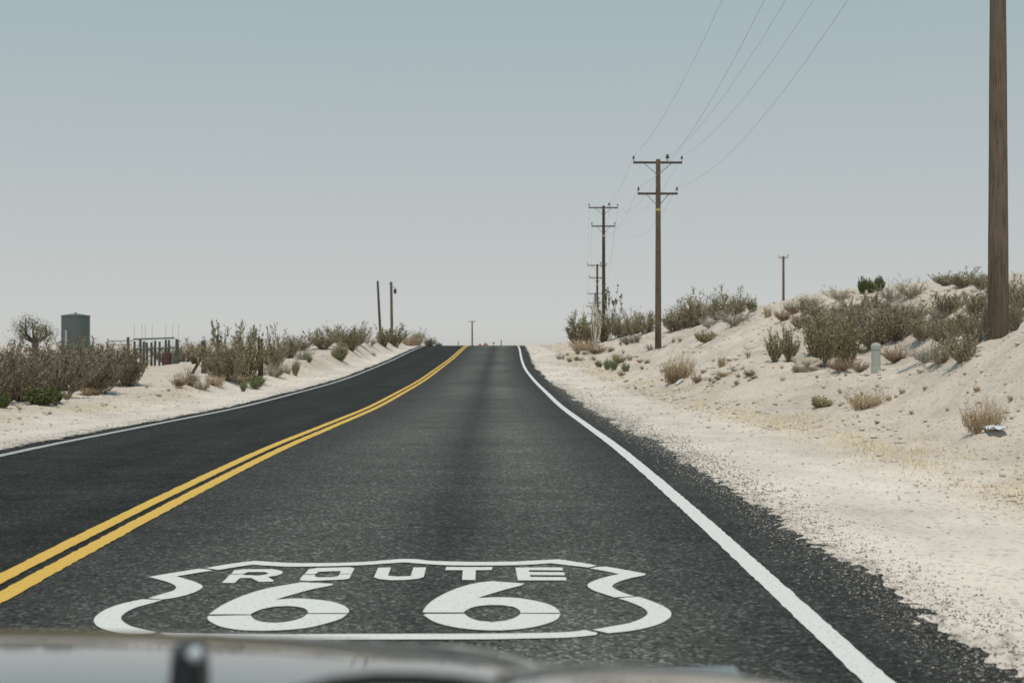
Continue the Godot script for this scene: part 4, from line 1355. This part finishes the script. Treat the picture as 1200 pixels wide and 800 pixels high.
func build_car() -> void:
	var o := thing("car", "glossy grey car bonnet with black washer nozzle, low over the painted shield", "car", Vector3(CX, road_y(1.6), -1.6))
	var inv := Vector3(-CX, -road_y(1.6), 1.6)
	var p := []
	for i in 61:
		var d := lerpf(0.72, 2.15, i / 60.0)
		var row := []
		for j in 61:
			var half := 0.49 + 0.11 * smoothstep(0.9, 1.5, d)
			var x := CX + half * (j / 30.0 - 1.0)
			row.append(Vector3(x, hood_y(x, d), -d) + inv)
		p.append(row)
	part("bonnet", sheet(p, null), M.body, o)
	for s in [-1.0, 1.0]:
		p = []
		for i in 61:
			var d := lerpf(0.6, 2.3, i / 60.0)
			var row := []
			for j in 41:
				var t := j / 40.0
				var u := 0.0
				var y := 0.0
				var inner := 0.50 + 0.11 * smoothstep(0.9, 1.5, d)
				if t < 0.1:
					u = inner
					y = fender_y(inner, d) - 0.09 * (1.0 - t / 0.1)
				elif t < 0.75:
					u = lerpf(inner, 0.9, (t - 0.1) / 0.65)
					y = fender_y(u, d)
				else:
					u = 0.9 + 0.02 * sin((t - 0.75) / 0.25 * PI)
					var bottom := 0.4
					var wheel := 0.40 * 0.40 - pow(d - 1.6, 2.0)
					if wheel > 0.0: bottom = maxf(bottom, 0.33 + sqrt(wheel))
					y = lerpf(fender_y(0.9, d), bottom, (t - 0.75) / 0.25)
				row.append(Vector3(CX + s * u, y, -d) + inv)
			if s < 0: row.reverse()
			p.append(row)
		part("fender", sheet(p, null), M.body, o)
		var wheel := Node3D.new()
		wheel.name = "wheel"
		o.add_child(wheel, true)
		wheel.position = Vector3(CX + s * 0.76, road_y(1.6) + 0.325, -1.6) + inv
		wheel.rotation.z = PI / 2
		part("tyre", lathe([Vector2(0.2, 0.1), Vector2(0.29, 0.11), Vector2(0.32, 0.09), Vector2(0.327, 0.05), Vector2(0.327, -0.05), Vector2(0.32, -0.09), Vector2(0.29, -0.11), Vector2(0.2, -0.1)], 40).mesh(), M.rubber, wheel)
		part("rim", lathe([Vector2(0.0, 0.07), Vector2(0.07, 0.06), Vector2(0.1, 0.03), Vector2(0.18, 0.05), Vector2(0.205, 0.1), Vector2(0.205, -0.1), Vector2(0.0, -0.1)], 32).mesh(), M.chrome, wheel)
		var hl := part("headlight", lathe([Vector2(0, 0.05), Vector2(0.06, 0.045), Vector2(0.1, 0.02), Vector2(0.105, 0.0), Vector2(0.105, -0.1)], 28).mesh(), M.lamp_glass, o)
		hl.position = Vector3(CX + s * 0.68, 0.58, -2.27) + inv
		hl.rotation.x = -PI / 2
	# nose panel, grille and bumper below the bonnet's front edge
	var front := Bag.new()
	add_box(front, Vector3(1.78, 0.26, 0.08), Vector3(CX, 0.56, -2.22) + inv)
	part("nose_panel", front.mesh(), M.body, o)
	for i in 5:
		var bar := Bag.new()
		add_box(bar, Vector3(0.95, 0.018, 0.03), Vector3(CX, 0.5 + i * 0.035, -2.275) + inv)
		part("grille_bar", bar.mesh(), M.chrome, o)
	var bump := Bag.new()
	bump.tube(PackedVector3Array([Vector3(CX - 0.88, 0.4, -2.1) + inv, Vector3(CX - 0.6, 0.4, -2.33) + inv, Vector3(CX, 0.4, -2.37) + inv, Vector3(CX + 0.6, 0.4, -2.33) + inv, Vector3(CX + 0.88, 0.4, -2.1) + inv]), PackedFloat32Array([0.06, 0.07, 0.07, 0.07, 0.06]), 14, [Color.WHITE])
	part("bumper", bump.mesh(), M.chrome, o)
	var axle := Bag.new()
	axle.tube(PackedVector3Array([Vector3(CX - 0.72, 0.34, -1.6) + inv, Vector3(CX + 0.72, 0.34, -1.6) + inv]), PackedFloat32Array([0.05, 0.05]), 10, [Color.WHITE])
	part("axle", axle.mesh(), M.black, o)
	var cowl := Bag.new()
	add_box(cowl, Vector3(1.5, 0.06, 0.14), Vector3(CX, 0.905, -0.66) + inv)
	part("cowl", cowl.mesh(), M.black, o)
	# washer nozzle: black block, its sun glint put in as a pale ball
	var nz := at(222.0, 800.0, 1.06)
	nz.y = hood_y(nz.x, 1.06)
	var nb := Bag.new()
	var hgt := at(222.0, 756.0, 1.06).y - nz.y
	p = []
	for i in 8:
		var t := i / 7.0
		var half := lerpf(0.0125, 0.0108, t)
		var dep := lerpf(0.026, 0.018, t)
		var row := []
		for k in 17:
			var a := -TAU * k / 16.0
			var q := pow(absf(cos(a)), 0.45) * signf(cos(a))
			var w := pow(absf(sin(a)), 0.45) * signf(sin(a))
			var shrink := 1.0 if i < 7 else 0.0
			row.append(nz + inv + Vector3(q * half * shrink, minf(t / 0.85, 1.0) * (hgt + 0.003) - 0.003, w * dep * shrink))
		p.append(row)
	var noz := part("washer_nozzle", sheet(p, null), M.black, o)
	var glint_mesh := SphereMesh.new()
	glint_mesh.radius = 0.0056
	glint_mesh.height = 0.0112
	var jo := part("glint_ball", glint_mesh, M.plastic, noz)
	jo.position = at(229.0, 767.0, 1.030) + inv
	# wiper arm resting across the back of the bonnet
	var wb := Bag.new()
	var pts := PackedVector3Array()
	var rad := PackedFloat32Array()
	for e in [[300, 830], [350, 810], [390, 799], [440, 793.5], [490, 794], [530, 797], [570, 803], [640, 822]]:
		pts.append(at(e[0], e[1] + 3.0, 0.97) + inv); rad.append(0.0055)
	wb.tube(pts, rad, 10, [Color.WHITE])
	part("wiper_blade", wb.mesh(), M.rubber, o)

# ------------------------------------------------------------------
func _ready() -> void:
	rng.seed = 1234
	# camera: level with the horizon 4 px below the photograph's middle, turned 0.76 degrees right of the road's line
	cam_basis = Basis.from_euler(Vector3(atan(4.0 / FOCAL), -atan(22.0 / FOCAL), 0.0))
	var cam := Camera3D.new()
	cam.name = "camera"
	cam.fov = rad_to_deg(2.0 * atan(400.0 / FOCAL))
	cam.near = 0.05
	cam.far = 9000.0
	cam.transform = Transform3D(cam_basis, EYE)
	var lens := CameraAttributesPhysical.new()
	lens.frustum_focal_length = 50.0
	lens.frustum_focus_distance = 13.0
	lens.exposure_aperture = 4.4
	lens.frustum_near = 0.05
	lens.frustum_far = 9000.0
	cam.attributes = lens
	add_child(cam)
	cam.make_current()
	var env := Environment.new()
	env.background_mode = Environment.BG_SKY
	env.tonemap_mode = Environment.TONE_MAPPER_LINEAR
	env.tonemap_exposure = 1.0
	env.sdfgi_enabled = true
	env.ssao_enabled = true
	env.ssil_enabled = true
	var sky_m := ProceduralSkyMaterial.new()
	sky_m.sky_top_color = Color8(110, 155, 173)
	sky_m.sky_horizon_color = Color8(202, 203, 200)
	sky_m.sky_curve = 0.23
	sky_m.ground_bottom_color = Color8(150, 142, 130)
	sky_m.ground_horizon_color = Color8(196, 199, 197)
	sky_m.ground_curve = 0.02
	sky_m.sun_angle_max = 1.0
	var sky := Sky.new()
	sky.sky_material = sky_m
	env.sky = sky
	var we := WorldEnvironment.new()
	we.name = "environment"
	we.environment = env
	add_child(we)
	var sun := DirectionalLight3D.new()
	sun.name = "sun"
	sun.light_energy = 0.84
	sun.light_color = Color(1.0, 0.945, 0.885)
	sun.light_angular_distance = 0.53
	sun.shadow_enabled = true
	sun.rotation = Vector3(deg_to_rad(-73.0), deg_to_rad(-14.0), 0.0)
	add_child(sun)

	for e in [[n_big, 0.12, 2, 1], [n_mid, 0.55, 3, 2], [n_fine, 1.7, 3, 3], [n_edge, 0.5, 3, 4]]:
		e[0].noise_type = FastNoiseLite.TYPE_SIMPLEX_SMOOTH
		e[0].frequency = e[1]
		e[0].fractal_octaves = e[2]
		e[0].seed = e[3]
	build_bank()
	make_materials()
	print("materials ", Time.get_ticks_msec())
	build_ground()
	print("ground ", Time.get_ticks_msec())
	build_road()
	build_poles()
	build_left_things()
	build_tree()
	build_right_things()
	build_far_signs()
	build_car()
	print("things ", Time.get_ticks_msec())
	build_plants()
	print("plants ", Time.get_ticks_msec())
	build_stones()
	print("stones ", Time.get_ticks_msec())
